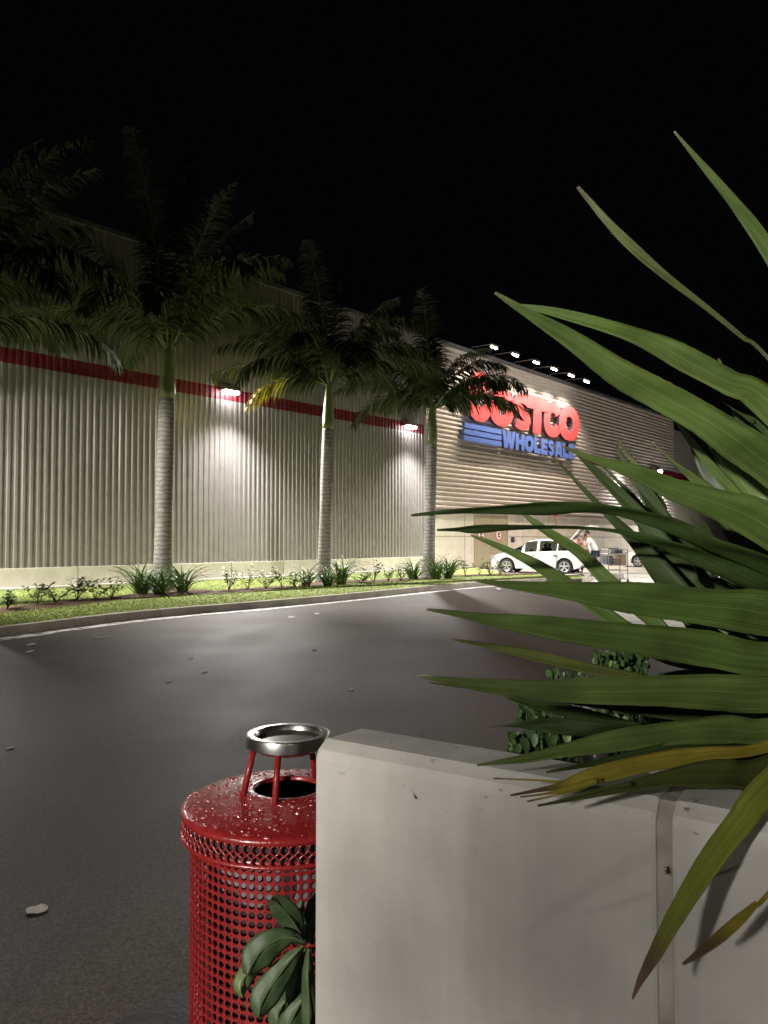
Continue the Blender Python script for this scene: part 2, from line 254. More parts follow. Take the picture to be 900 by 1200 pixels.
# ------------------------------------------------------------------ mesh builder
class MB:
    def __init__(s): s.v = []; s.f = []; s.m = []; s.uv = None
    def add(s, vs, fs, mi=0):
        o = len(s.v); s.v += [tuple(v) for v in vs]; s.f += [tuple(i + o for i in f) for f in fs]; s.m += [mi] * len(fs)
    def box(s, c, d, rot=None, mi=0):
        c = Vector(c); x, y, z = d[0] / 2, d[1] / 2, d[2] / 2
        vs = [Vector((a * x, b * y, e * z)) for a in (-1, 1) for b in (-1, 1) for e in (-1, 1)]
        if rot is not None: vs = [rot @ v for v in vs]
        s.add([v + c for v in vs], [(0, 1, 3, 2), (4, 6, 7, 5), (0, 4, 5, 1), (2, 3, 7, 6), (0, 2, 6, 4), (1, 5, 7, 3)], mi)
    def tube(s, pts, rad, n=8, mi=0, cap=True):
        pts = [Vector(p) for p in pts]
        if not hasattr(rad, '__len__'): rad = [rad] * len(pts)
        up = Vector((0, 0, 1)); rings = []
        t0 = (pts[1] - pts[0]).normalized()
        a = t0.cross(up if abs(t0.z) < 0.9 else Vector((1, 0, 0))).normalized()
        for i, p in enumerate(pts):
            t = (pts[min(i + 1, len(pts) - 1)] - pts[max(i - 1, 0)]).normalized()
            a = (a - t * a.dot(t)).normalized(); b = t.cross(a)
            rings += [p + (a * math.cos(2 * PI * k / n) + b * math.sin(2 * PI * k / n)) * rad[i] for k in range(n)]
        fs = [(i * n + k, i * n + (k + 1) % n, (i + 1) * n + (k + 1) % n, (i + 1) * n + k) for i in range(len(pts) - 1) for k in range(n)]
        if cap: fs += [tuple(range(n))[::-1], tuple((len(pts) - 1) * n + k for k in range(n))]
        s.add(rings, fs, mi)
    def lathe(s, c, prof, n=32, mi=0, closed=False):
        c = Vector(c); vs = [c + Vector((r * math.cos(2 * PI * k / n), r * math.sin(2 * PI * k / n), z)) for r, z in prof for k in range(n)]
        m_ = len(prof); rng = range(m_) if closed else range(m_ - 1)
        fs = [(i * n + k, i * n + (k + 1) % n, ((i + 1) % m_) * n + (k + 1) % n, ((i + 1) % m_) * n + k) for i in rng for k in range(n)]
        s.add(vs, fs, mi)
    def sphere(s, c, r, n=10, mi=0, sc=(1, 1, 1)):
        c = Vector(c); vs = []; m_ = n // 2 + 1
        for i in range(m_ + 1):
            th = PI * i / m_
            for k in range(n):
                vs.append(c + Vector((sc[0] * r * math.sin(th) * math.cos(2 * PI * k / n), sc[1] * r * math.sin(th) * math.sin(2 * PI * k / n), sc[2] * r * math.cos(th))))
        s.add(vs, [(i * n + k, (i + 1) * n + k, (i + 1) * n + (k + 1) % n, i * n + (k + 1) % n) for i in range(m_) for k in range(n)], mi)
    def slab(s, poly, z0, z1, mi=0):
        n = len(poly); vs = [(p[0], p[1], z0) for p in poly] + [(p[0], p[1], z1) for p in poly]
        s.add(vs, [tuple(range(n))[::-1], tuple(range(n, 2 * n))] + [(i, (i + 1) % n, n + (i + 1) % n, n + i) for i in range(n)], mi)
    def build(s, name, mats, parent=None, smooth=False, bevel=0, origin=None):
        me = bpy.data.meshes.new(name)
        o0 = Vector(origin) if origin is not None else Vector((0, 0, 0))
        me.from_pydata([tuple(Vector(v) - o0) for v in s.v], [], s.f)
        if not isinstance(mats, (list, tuple)): mats = [mats]
        for q in mats: me.materials.append(M[q] if isinstance(q, str) else q)
        me.polygons.foreach_set('material_index', s.m)
        if s.uv:
            ul = me.uv_layers.new(name='UVMap')
            for lp in me.loops: ul.data[lp.index].uv = s.uv[lp.vertex_index]
        bm = bmesh.new(); bm.from_mesh(me); 
        bmesh.ops.recalc_face_normals(bm, faces=bm.faces) if not s.uv else None
        bm.to_mesh(me); bm.free()
        if smooth:
            me.polygons.foreach_set('use_smooth', [True] * len(me.polygons))
        me.update()
        ob = bpy.data.objects.new(name, me); COL.objects.link(ob); ob.location = o0
        if parent is not None:
            ob.parent = parent; ob.matrix_parent_inverse = Matrix.Identity(4)
            ob.location = o0 - PLOC.get(parent.name, Vector((0, 0, 0)))
        if bevel:
            bv = ob.modifiers.new('bevel', 'BEVEL'); bv.width = bevel; bv.segments = 2; bv.limit_method = 'ANGLE'; bv.angle_limit = math.radians(40)
        PLOC[ob.name] = o0.copy() if parent is None or parent.name in PLOC else o0
        return ob
PLOC = {}
def tag(o, label=None, cat=None, group=None, kind=None):
    if label: o['label'] = label
    if cat: o['category'] = cat
    if group: o['group'] = group
    if kind: o['kind'] = kind
    return o
def empty(name, loc, label=None, cat=None, group=None, rz=None):
    o = bpy.data.objects.new(name, None); COL.objects.link(o); o.location = loc; o.empty_display_size = 0.2
    PLOC[o.name] = Vector(loc); tag(o, label, cat, group)
    return o
def eloc(name, loc, rz=0.0, **k):      # empty whose children are modelled in local coordinates
    o = empty(name, loc, **k); PLOC[o.name] = Vector((0, 0, 0)); o.rotation_euler = (0, 0, rz); return o

# ------------------------------------------------------------------ ground, road, kerb
g = MB(); g.add([(-300, -120, 0), (300, -120, 0), (300, 400, 0), (-300, 400, 0)], [(0, 1, 2, 3)])
tag(g.build('ground', 'soil'), kind='structure')
g = MB(); g.add([(-60, -30, 0.004), (60, -30, 0.004), (90, 120, 0.004), (-60, 120, 0.004)], [(0, 1, 2, 3)])
tag(g.build('road', 'asphalt'), kind='structure')

cpx = [(0, 747), (75, 737), (150, 727.5), (225, 720), (300, 713.5), (400, 704), (513, 692), (574, 686.5), (640, 683)]
cur = [gp(x, y) for x, y in cpx]
d0 = (cur[0] - cur[1]).normalized()
cur = [cur[0] + d0 * 14, cur[0] + d0 * 5] + cur
e1 = gp(676, 683.5); e2 = gp(690, 680.5); e3 = gp(692, 677)
cur += [e1, e2, e3]
def smooth_path(ps, n=5):
    out = []
    for i in range(len(ps) - 1):
        a = ps[max(i - 1, 0)]; b_ = ps[i]; c = ps[i + 1]; d = ps[min(i + 2, len(ps) - 1)]
        for k in range(n):
            t = k / n
            out.append(0.5 * ((2 * b_) + (c - a) * t + (2 * a - 5 * b_ + 4 * c - d) * t * t + (3 * b_ - a - 3 * c + d) * t ** 3))
    out.append(ps[-1]); return out
cur = smooth_path(cur, 6)
def offset(ps, d):
    out = []
    for i, p in enumerate(ps):
        t = (ps[min(i + 1, len(ps) - 1)] - ps[max(i - 1, 0)]).normalized(); out.append(p + Vector((-t.y, t.x, 0)) * d)
    return out
inn = offset(cur, 0.16); chm = offset(cur, 0.02)
kb = MB(); n = len(cur)
vs = []
for a, c2, i_ in zip(cur, chm, inn):
    vs += [(a.x, a.y, 0), (a.x, a.y, 0.13), (c2.x, c2.y, 0.15), (i_.x, i_.y, 0.152), (i_.x, i_.y, 0)]
kb.add(vs, [(i * 5 + k, i * 5 + k + 1, i * 5 + 5 + k + 1, i * 5 + 5 + k) for i in range(n - 1) for k in range(4)])
# kerb joints
kerb = tag(kb.build('kerb', 'curb'), kind='structure')
jt = MB()
acc = 0
for i in range(1, n):
    acc += (cur[i] - cur[i - 1]).length
    if acc > 1.9:
        acc = 0; t = (cur[i] - cur[i - 1]).normalized(); nn = Vector((-t.y, t.x, 0)); R = Matrix.Rotation(math.atan2(t.y, t.x), 3, 'Z')
        jt.box(cur[i] + nn * -0.001 + Vector((0, 0, 0.064)), (0.012, 0.006, 0.128), R); jt.box(cur[i] + nn * 0.085 + Vector((0, 0, 0.153)), (0.012, 0.13, 0.005), R)
tag(jt.build('kerb_joint', 'seam', kerb), None)
# glint strip along the kerb foot, reflected light painted white
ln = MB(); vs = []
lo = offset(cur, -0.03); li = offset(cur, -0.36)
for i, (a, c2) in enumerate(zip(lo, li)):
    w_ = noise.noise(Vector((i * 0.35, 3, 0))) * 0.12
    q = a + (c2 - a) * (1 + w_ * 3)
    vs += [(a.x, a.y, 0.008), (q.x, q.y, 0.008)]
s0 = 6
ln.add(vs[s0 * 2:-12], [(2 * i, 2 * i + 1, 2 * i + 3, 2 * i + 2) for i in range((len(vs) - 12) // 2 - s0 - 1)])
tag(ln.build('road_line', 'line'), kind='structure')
# lawn
tA = wp(545, 650)[0]
back = [W(tA, 0.5, 0), W(-22, 0.5, 0)]
lf = [gp(690, 675.2, 0.13), gp(640, 673, 0.13), gp(590, 672, 0.13)]
lawn_poly = [Vector((p.x, p.y, 0)) for p in inn] + [Vector((p.x, p.y, 0)) for p in lf] + back
lw = MB(); lw.add([(p.x, p.y, 0.14) for p in lawn_poly], [tuple(range(len(lawn_poly)))])
tag(lw.build('lawn', 'lawn'), kind='structure')
# thin kerb on the far side of the island end
fk = MB(); ps = [inn[-1]] + [Vector((p.x, p.y, 0)) for p in lf] + [W(tA, 0.5, 0)]
for a, c2 in zip(ps[:-1], ps[1:]):
    t = (c2 - a); R = Matrix.Rotation(math.atan2(t.y, t.x), 3, 'Z'); nn = Vector((-t.y, t.x, 0)).normalized()
    fk.box((a + c2) / 2 + nn * -0.06 + Vector((0, 0, 0.0725)), (t.length + 0.05, 0.12, 0.145), R)
tag(fk.build('kerb', 'curb'), kind='structure')
# apron at the wall foot
ap = MB(); ap.slab([W(-25, 0.0, 0), W(tA, 0.0, 0), W(tA, 0.5, 0), W(-25, 0.5, 0)], 0, 0.2); tag(ap.build('wall_apron', 'plinth'), kind='structure')
# pale concrete parking
lot = MB(); pl = [W(tA, 0.0, 0), W(90, 0.0, 0), Vector((80, 10, 0)), gp(905, 760), gp(705, 727), gp(688, 700), gp(680, 684), gp(600, 676)]
lot.add([(p.x, p.y, 0.009) for p in pl], [tuple(range(len(pl)))]); tag(lot.build('parking_pavement', 'concrete_lot'), kind='structure')
js = MB()
for k in range(1, 9):
    a = W(tA + k * 4.5, 0.1, 0.012); c2 = W(tA + k * 4.5, 9.0, 0.012); w2 = D * 0.012
    js.add([a - w2, a + w2, c2 + w2, c2 - w2], [(0, 1, 2, 3)])
tag(js.build('pavement_joint', 'seam'), kind='structure')
# mulch patches
def blob(px0, py0, px1, py1, th, seed):
    a = gp(px0, py0, 0.14); b_ = gp(px1, py1, 0.14); t = (b_ - a); nn = Vector((-t.y, t.x, 0)).normalized(); out = []
    for k in range(28):
        an = 2 * PI * k / 28; q = (a + b_) / 2 + t * 0.5 * math.cos(an) + nn * th * math.sin(an) * (1 + 0.35 * noise.noise(Vector((k * 0.9, seed, 0))))
        out.append(q)
    return out
BLOBS = []
for i, (a_, b_, c_, d_, th) in enumerate([(-60, 722, 160, 699, 0.55), (222, 697, 345, 687, 0.55), (355, 687, 420, 680, 0.6), (415, 683, 520, 676, 0.5), (515, 676, 640, 672, 0.45), (135, 702, 245, 692, 0.6)]):
    mb = MB(); p_ = blob(a_, b_, c_, d_, th, i); BLOBS.append(p_); z = 0.146 + 0.004 * i
    mb.add([(p.x, p.y, z) for p in p_], [tuple(range(len(p_)))]); tag(mb.build('mulch_bed', 'mulch'), kind='structure')

# grass blades
gb = MB()
from mathutils.geometry import intersect_point_tri
def inside(p, poly):
    c = False; j = len(poly) - 1
    for i in range(len(poly)):
        a, b_ = poly[i], poly[j]
        if (a.y > p[1]) != (b_.y > p[1]) and p[0] < (b_.x - a.x) * (p[1] - a.y) / (b_.y - a.y) + a.x: c = not c
        j = i
    return c
vv = []; ff = []
cnt = 0
rnd = random.Random(3)
while cnt < 60000:
    px = rnd.uniform(-60, 700); py = rnd.uniform(670, 745)
    q = gp(px, py, 0.14)
    if not inside(q, lawn_poly) or any(inside(q, bb) for bb in BLOBS): continue
    h = rnd.uniform(0.015, 0.035); an = rnd.uniform(0, PI); w_ = 0.006 + 0.004 * rnd.random()
    dx, dy = math.cos(an) * w_, math.sin(an) * w_; o_ = len(vv)
    vv += [(q.x - dx, q.y - dy, 0.138), (q.x + dx, q.y + dy, 0.138), (q.x + rnd.uniform(-.02, .02), q.y + rnd.uniform(-.02, .02), 0.14 + h)]
    ff.append((o_, o_ + 1, o_ + 2)); cnt += 1
gb.v = vv; gb.f = ff; gb.m = [0] * len(ff)
me = bpy.data.meshes.new('grass'); me.from_pydata(vv, [], ff); me.materials.append(M['blade']); ob = bpy.data.objects.new('grass', me); COL.objects.link(ob)
tag(ob, 'short mown grass on the strip between kerb and wall', 'grass', kind='stuff')

# ------------------------------------------------------------------ building
B = empty('warehouse_building', W(0, 0, 0), 'huge ribbed metal warehouse store with a red stripe, pale concrete base and tan double door', 'building')
ZP = 0.715; Z1, Z2, ZR = 6.28, 6.70, 10.74
TC = wp(497, 600)[0]; TE = wp(791.5, 560)[0]
def ribs_v(t0, t1, z0, z1, pitch=0.207, dep=0.042, n0=0.0):
    mb = MB(); prof = []; t = t0
    while t < t1:
        k_ = int((t - t0) / pitch + .5); o_ = 0.006 * noise.noise(Vector((k_ // 5 * 3.7, 1.3, 0))); d_ = dep * (1 + .18 * noise.noise(Vector((k_ * 1.7, 4.1, 0))))
        prof += [(t, o_), (t + pitch * (0.44 + .05 * noise.noise(Vector((k_ * 2.3, 9, 0)))), o_), (t + pitch * 0.56, o_ + d_), (t + pitch * 0.88, o_ + d_)]; t += pitch
    prof = [(min(a, t1), b_) for a, b_ in prof]
    vs = []
    for a, b_ in prof: vs += [W(a, n0 + b_, z0), W(a, n0 + b_, z1)]
    mb.add(vs, [(2 * i, 2 * i + 2, 2 * i + 3, 2 * i + 1) for i in range(len(prof) - 1)])
    return mb
def ribs_h(t0, t1, z0, z1, pitch=0.225, dep=0.05, n0=0.0):
    mb = MB(); prof = []; z = z0
    while z < z1:
        prof += [(z, 0), (z + pitch * 0.30, 0), (z + pitch * 0.42, dep * .8), (z + pitch * 0.55, dep), (z + pitch * 0.72, dep), (z + pitch * 0.86, dep * .6)]; z += pitch
    prof = [(min(a, z1), b_) for a, b_ in prof]
    ts = [t0 + (t1 - t0) * i / 6 for i in range(7)]
    m_ = len(prof)
    vs = [W(t, n0 + b_, a) for t in ts for a, b_ in prof]
    mb.add(vs, [(i * m_ + k, (i + 1) * m_ + k, (i + 1) * m_ + k + 1, i * m_ + k + 1) for i in range(6) for k in range(m_ - 1)])
    return mb
org = W(0, 0, 0)
ribs_v(-24, TC, ZP, Z1).build('lower_cladding', 'clad', B, origin=org)
ribs_v(-24, TC, Z1, Z2).build('red_stripe', 'stripe', B, origin=org)
ribs_v(-24, TC, Z2, ZR).build('upper_cladding', 'clad', B, origin=org)
mb = MB(); mb.slab([W(-24, -0.3, 0), W(TC, -0.3, 0), W(TC, 0.10, 0), W(-24, 0.10, 0)], 0, ZP); mb.build('plinth', 'plinth', B, origin=org, bevel=0.01)
for px in (89, 269, 436, 330, 390, 478, -10):
    mb = MB(); t = wp(px, 680)[0]; R = Matrix.Rotation(math.atan2(D.y, D.x), 3, 'Z'); mb.box(W(t, 0.1005, (ZP + 0.2) / 2), (0.025, 0.005, ZP - 0.2), R)
    mb.build('plinth_joint', 'seam', B, origin=org)
RB = Matrix.Rotation(math.atan2(D.y, D.x), 3, 'Z')
# corner flashing, roof cap
mb = MB(); mb.box(W(TC + 0.03, 0.0, (ZR) / 2 + ZP / 2), (0.12, 0.14, ZR - ZP), RB); mb.build('corner_flashing', 'clad', B, origin=org)
mb = MB(); mb.box(W((TE - 24) / 2, -0.05, ZR + 0.06), (TE + 24, 0.35, 0.14), RB); mb.build('roof_cap', 'trim', B, origin=org)
# front cladding
zb = wp(512, 597)[1]; NF = -0.10
ribs_h(TC + 0.09, TE, zb, ZR, n0=NF).build('front_cladding', 'clad_beige', B, origin=org)
mb = MB(); mb.slab([W(TC + 0.09, -0.4, 0), W(TE, -0.4, 0), W(TE, NF - 0.02, 0), W(TC + 0.09, NF - 0.02, 0)], 0, zb - 0.01); mb.build('concrete_base', 'plinth', B, origin=org)
mb = MB(); NS = NF - 0.0185
zs = wp(512, 628.4)[1]
mb.box(W((TC + TE) / 2, NS, zs), (TE - TC - 0.1, 0.004, 0.03), RB)
for px in (547, 615, 645, 687, 709, 729, 760):
    t = wp(px, 640)[0]; mb.box(W(t, NS, (zb) / 2), (0.03, 0.0045, zb - 0.03), RB)
mb.build('panel_joint', 'seam', B, origin=org)
mb = MB(); mb.box(W((TC + TE) / 2 + 0.05, NF + 0.02, zb - 0.02), (TE - TC - 0.12, 0.09, 0.05), RB); mb.build('cladding_sill', 'clad', B, origin=org)
# closing walls / roof behind
mb = MB(); q = [W(-24, -0.35, 0), W(TE, -0.35, 0), W(TE, -40, 0), W(-24, -40, 0)]
mb.slab(q, 0.02, ZR - 0.2); mb.build('building_core', 'darkroof', B, origin=org)
mb = MB(); q = [W(TE + .01, -40, 0), W(TE + .01, NF, 0)]
# lower extension to the right
ZX = wp(793, 503)[1]
E2 = empty('storage_annex', W(TE, 0, 0), 'plain lower pale wing with a red stripe beyond the right end of the ribbed front', 'building')
oe = W(TE, 0, 0)
a_ = W(TE + .02, -0.3, 0)
mb = MB(); mb.slab([W(TE + .02, -12, 0), W(TE + 34, -12, 0), W(TE + 34, -0.3, 0), a_], 0, ZX); mb.build('wall', 'plinth', E2, origin=oe)
mb = MB(); mb.box(W(TE + 17, -0.28, 6.45), (33.9, 0.05, 0.42), RB); mb.build('red_stripe', 'stripe', E2, origin=oe)
ribs_v(TE + .05, TE + 33.9, 6.7, ZX, n0=-0.295).build('upper_cladding', 'clad', E2, origin=oe)
# stripe on front cladding, right part
tS = wp(688, 540)[0]
mb = MB(); mb.box(W((tS + TE) / 2, NF + 0.075, 6.45), (TE - tS, 0.04, 0.40), RB); mb.build('red_stripe', 'stripe', B, origin=org)
# double door
ta, ztop = wp(556.8, 605, NF); tb = wp(594, 606, NF)[0]
dr = MB(); tm = (ta + tb) / 2
fr_ = MB()
zt = ztop
fr_.box(W((ta + tb) / 2, NF - 0.01, zt + 0.03), (tb - ta + 0.16, 0.07, 0.08), RB)
fr_.box(W(ta - 0.04, NF - 0.01, zt / 2), (0.08, 0.07, zt - 0.02), RB); fr_.box(W(tb + 0.04, NF - 0.01, zt / 2), (0.08, 0.07, zt - 0.02), RB)
fr_.build('door_frame', 'door', B, origin=org)
for i, (x0, x1) in enumerate(((ta, tm), (tm, tb))):
    d_ = MB(); d_.box(W((x0 + x1) / 2, NF - 0.012, zt / 2 - 0.01), (x1 - x0 - 0.02, 0.05, zt - 0.04), RB)
    d_.box(W((x0 + x1) / 2, NF + 0.02, 0.25), (x1 - x0 - 0.2, 0.006, 0.35), RB)
    dob = d_.build('door', 'door', B, origin=org, bevel=0.006)
    h_ = MB(); hx = tm + (-0.12 if i == 0 else 0.12); h_.tube([W(hx, NF + 0.03, 1.0), W(hx, NF + 0.07, 1.0), W(hx, NF + 0.07, 1.25), W(hx, NF + 0.03, 1.25)], 0.012, 6); h_.build('handle', 'steel', dob, origin=org)
    # round prohibition sign on the door
    px = 563.5 if i == 0 else 584
    ts_, zs_ = wp(px, 627, NF)
    sgn = MB(); K = 24; rr_ = 0.30
    def disc(mb, r, n_, mi, th=0.004):
        vs = [W(ts_ + r * math.cos(2 * PI * k / K), n_, zs_ + r * 1.0 * math.sin(2 * PI * k / K)) for k in range(K)]; vb = [Vector(v) - N * th for v in vs]
        mb.add(vs + vb, [tuple(range(K))] + [(k, (k + 1) % K, K + (k + 1) % K, K + k) for k in range(K)], mi)
    disc(sgn, rr_, NF + 0.020, 0, 0.008); disc(sgn, rr_ * 0.78, NF + 0.023, 1)
    sgn.box(W(ts_ - 0.06, NF + 0.026, zs_ + 0.02), (0.06, 0.004, 0.26), RB, 2); sgn.box(W(ts_ + 0.03, NF + 0.026, zs_ - 0.09), (0.22, 0.004, 0.07), RB, 2); sgn.box(W(ts_ + 0.05, NF + 0.0265, zs_ + 0.07), (0.10, 0.004, 0.14), RB, 2)
    sgn.build('door_sign', ['red_paint', 'white_paint', 'black'], dob, origin=org)
# small dark intercom box on wall and tiny red sign
t_, z_ = wp(600.5, 632.5, NF)
mb = MB(); mb.box(W(t_, NF + 0.03, z_), (0.24, 0.1, 0.26), RB); mb.box(W(t_, NF + 0.084, z_ + 0.02), (0.16, 0.01, 0.14), RB, 1)
mb2 = mb.build('intercom_box', ['black', 'trim'], origin=W(t_, NF, z_), bevel=0.008); tag(mb2, 'small black box on the pale wall beside the tan door', 'box')
t_, z_ = wp(650.5, 602.5, NF)
e_ = empty('wall_alarm', W(t_, NF, z_), 'small red fire alarm bell with conduit under the ribbed cladding above the white hatchback', 'alarm')
mb = MB(); mb.tube([W(t_, NF - 0.01, z_), W(t_, NF + 0.12, z_)], 0.14, 14); mb.build('bell', 'red_paint', e_, origin=W(t_, NF, z_), smooth=False)
mb = MB(); mb.tube([W(t_, NF + 0.03, z_ - 0.12), W(t_, NF + 0.03, z_ - 0.55)], 0.02, 6); mb.build('conduit', 'red_paint', e_, origin=W(t_, NF, z_))

# ------------------------------------------------------------------ store sign
def curve_mesh(polys, ext):
    cu = bpy.data.curves.new('tmp', 'CURVE'); cu.dimensions = '2D'; cu.fill_mode = 'BOTH'; cu.extrude = ext; cu.bevel_depth = 0
    for p in polys:
        sp = cu.splines.new('POLY'); sp.points.add(len(p) - 1); sp.use_cyclic_u = True
        for q, (x, y) in zip(sp.points, p): q.co = (x, y, 0, 1)
    o = bpy.data.objects.new('tmp', cu); COL.objects.link(o)
    dg = bpy.context.evaluated_depsgraph_get(); me = bpy.data.meshes.new_from_object(o.evaluated_get(dg))
    bpy.data.objects.remove(o); bpy.data.curves.remove(cu); return me
def ell(cx, cy, rx, ry, a0=0, a1=360, n=36, e=0.85):
    out = []
    for k in range(n + (1 if a1 - a0 < 360 else 0)):
        a = math.radians(a0 + (a1 - a0) * k / n); c, s_ = math.cos(a), math.sin(a)
        out.append((cx + rx * math.copysign(abs(c) ** e, c), cy + ry * math.copysign(abs(s_) ** e, s_)))
    return out
def stroke(pts, w):
    P = [Vector((x, y)) for x, y in pts]; Lf = []; Rt = []
    for i, p in enumerate(P):
        t = (P[min(i + 1, len(P) - 1)] - P[max(i - 1, 0)]).normalized(); n_ = Vector((-t.y, t.x)) * w / 2; Lf.append(tuple(p + n_)); Rt.append(tuple(p - n_))
    return Lf + Rt[::-1]
GL = {
 'O': [ell(.5, .5, .5, .5), ell(.5, .5, .17, .21)],
 'C': [ell(.5, .5, .5, .5, 28, 338) + ell(.5, .5, .17, .21, 28, 338)[::-1]],
 'T': [[(.32, 0), (.70, 0), (.70, .66), (1, .66), (1, 1), (0, 1), (0, .66), (.32, .66)]],
 'W': [[(.14, 0), (.42, 0), (.5, .36), (.58, 0), (.86, 0), (1.0, 1), (.76, 1), (.70, .42), (.60, 1), (.40, 1), (.30, .42), (.24, 1), (0, 1)]],
 'H': [[(0, 0), (.36, 0), (.36, .36), (.64, .36), (.64, 0), (1, 0), (1, 1), (.64, 1), (.64, .66), (.36, .66), (.36, 1), (0, 1)]],
 'L': [[(0, 0), (1, 0), (1, .32), (.42, .32), (.42, 1), (0, 1)]],
 'E': [[(0, 0), (1, 0), (1, .28), (.42, .28), (.42, .38), (.92, .38), (.92, .62), (.42, .62), (.42, .72), (1, .72), (1, 1), (0, 1)]],
 'A': [[(0, 0), (.32, 0), (.36, .16), (.64, .16), (.68, 0), (1, 0), (.72, 1), (.28, 1)], [(.42, .38), (.58, .38), (.5, .72)]],
}
# S as thick stroke along a spine
sp_ = []
for k in range(13): a = math.radians(25 + k * (245 / 12)); sp_.append((.5 + .33 * math.cos(a), .72 + .145 * math.sin(a)))
for k in range(13): a = math.radians(90 - k * (245 / 12)); sp_.append((.5 + .33 * math.cos(a), .28 + .145 * math.sin(a)))
# clean: top bowl then lower bowl
top = [(.5 + .32 * math.cos(math.radians(a)), .71 + .15 * math.sin(math.radians(a))) for a in range(20, 271, 18)]
low = [(.5 + .32 * math.cos(math.radians(a)), .29 + .15 * math.sin(math.radians(a))) for a in range(70, -161, -18)]
GL['S'] = [stroke(top + low, .25)]
def place_glyph(ch, t0, t1, z0, z1, shear, root, name, mats, ext, n0):
    w = t1 - t0; h = z1 - z0
    polys = [[(t0 + x * w + shear * (y * h), z0 + y * h) for x, y in p] for p in GL[ch]]
    me = curve_mesh(polys, ext)
    rt = Vector(PLOC[root.name])
    for v in me.vertices:
        c = v.co.copy(); q = W(c.x, n0 + c.z, c.y) - rt; v.co = q
    me.materials.clear()
    for q in mats: me.materials.append(M[q])
    for p in me.polygons: p.material_index = 0 if abs(p.normal.dot(N)) > 0.7 else 1
    o = bpy.data.objects.new(name, me); COL.objects.link(o); o.parent = root; return o
NSG = 0.16
def tx(px): return wp(px, 500, NSG)[0]
def zz(px, py): return wp(px, py, NSG)[1]
sg = empty('store_sign', W(tx(541), NSG, zz(541, 518)), 'large red and blue raised letter store sign on the ribbed front wall', 'sign')
ch = [('C', 547, 582, 577, 437, 578, 497), ]
# baseline and cap height of the small letters
z0s = (zz(627, 508) + zz(660, 516) + zz(610, 505)) / 3; z1s = (zz(627, 466) + zz(665, 477)) / 2
zc1 = z1s + 0.24 * (z1s - z0s)
print('sign z', z0s, z1s, zb, ZX, 'door top', ztop, 'TC', TC, 'TE', TE, tx(541), tx(672))
for c_, x0, x1 in (('O', 571, 601), ('S', 597, 622), ('T', 614, 640), ('C', 635, 657), ('O', 652.5, 677)):
    sh = 0.10
    t0 = tx(x0); t1 = tx(x1); hh = z1s - z0s
    place_glyph(c_, t0 + 0.0, t1 - sh * hh * 0.6, z0s, z1s, sh, sg, 'letter', ['red_letter', 'dark_ret'], 0.09 + 0.006 * (x0 % 5), NSG)
hh = zc1 - z0s
place_glyph('C', tx(545), tx(576) - 0.06 * hh, z0s - 0.0, zc1, 0.10, sg, 'letter', ['red_letter', 'dark_ret'], 0.10, NSG)
# blue bars and second word
zbl0 = (zz(543, 516.5) + zz(672, 539)) / 2; zbl1 = (zz(590, 504.5) + zz(672, 522)) / 2
hb = zbl1 - zbl0
for k in range(3):
    mb = MB(); a_ = tx(541.5) + 0.06 * k; b__ = tx(586); zc_ = zbl0 + hb * (k + 0.5) / 3 * 1.05
    mb.box(W((a_ + b__) / 2, NSG, zc_), (b__ - a_, 0.18, hb / 3 * 0.82), RB); ob = mb.build('speed_bar', 'blue_letter', sg, origin=W(tx(541), NSG, zz(541, 518)))
words = 'WHOLESALE'; wd = dict(W=1.45, H=1.05, O=1.1, L=.85, E=.85, S=.9, A=1.05); tot = sum(wd[c] for c in words)
t = tx(587); tend = tx(672)
for c_ in words:
    w = (tend - t * 0 - tx(587)) * wd[c_] / tot
    hq = hb * (1.0 if c_ != 'W' else 1.04)
    place_glyph(c_, t, t + w * 0.97, zbl0, zbl0 + hq, 0.05, sg, 'letter', ['blue_letter', 'dark_ret'], 0.08, NSG)
    t += w
mb = MB(); mb.tube([W(tx(543), 0.02, zbl0 - 0.2), W(tend, 0.02, zbl0 - 0.2)], 0.03, 6); mb.tube([W(tx(543), 0.02, zbl0 - 0.34), W(tx(655), 0.02, zbl0 - 0.34)], 0.02, 6)
mb.build('conduit', 'trim', sg, origin=W(tx(541), NSG, zz(541, 518)))

# ------------------------------------------------------------------ lamps
def spot(name, loc, aim, power, angle, blend, color, size, parent=None):
    l = bpy.data.lights.new(name, 'SPOT'); l.energy = power; l.spot_size = math.radians(angle); l.spot_blend = blend; l.color = color; l.shadow_soft_size = size
    o = bpy.data.objects.new(name, l); COL.objects.link(o)
    d = (Vector(aim) - Vector(loc)).normalized(); q = d.to_track_quat('-Z', 'Y')
    o.rotation_mode = 'QUATERNION'; o.rotation_quaternion = q
    if parent: o.parent = parent; o.location = Vector(loc) - PLOC[parent.name]
    else: o.location = loc
    return o
WL = [(-112, 431, 'wall lamp on the red stripe beyond the left edge', 0), (271, 459, 'glowing wall lamp on the red stripe between the first and second palms', 0), (482, 500, 'glowing wall lamp on the red stripe next to the third palm trunk', 0),
      (771.5, 553, 'bright wall lamp at the right end of the ribbed front wall', 0), (731, 545.5, 'small lamp on the red stripe left of the bright right end lamp', 0)]
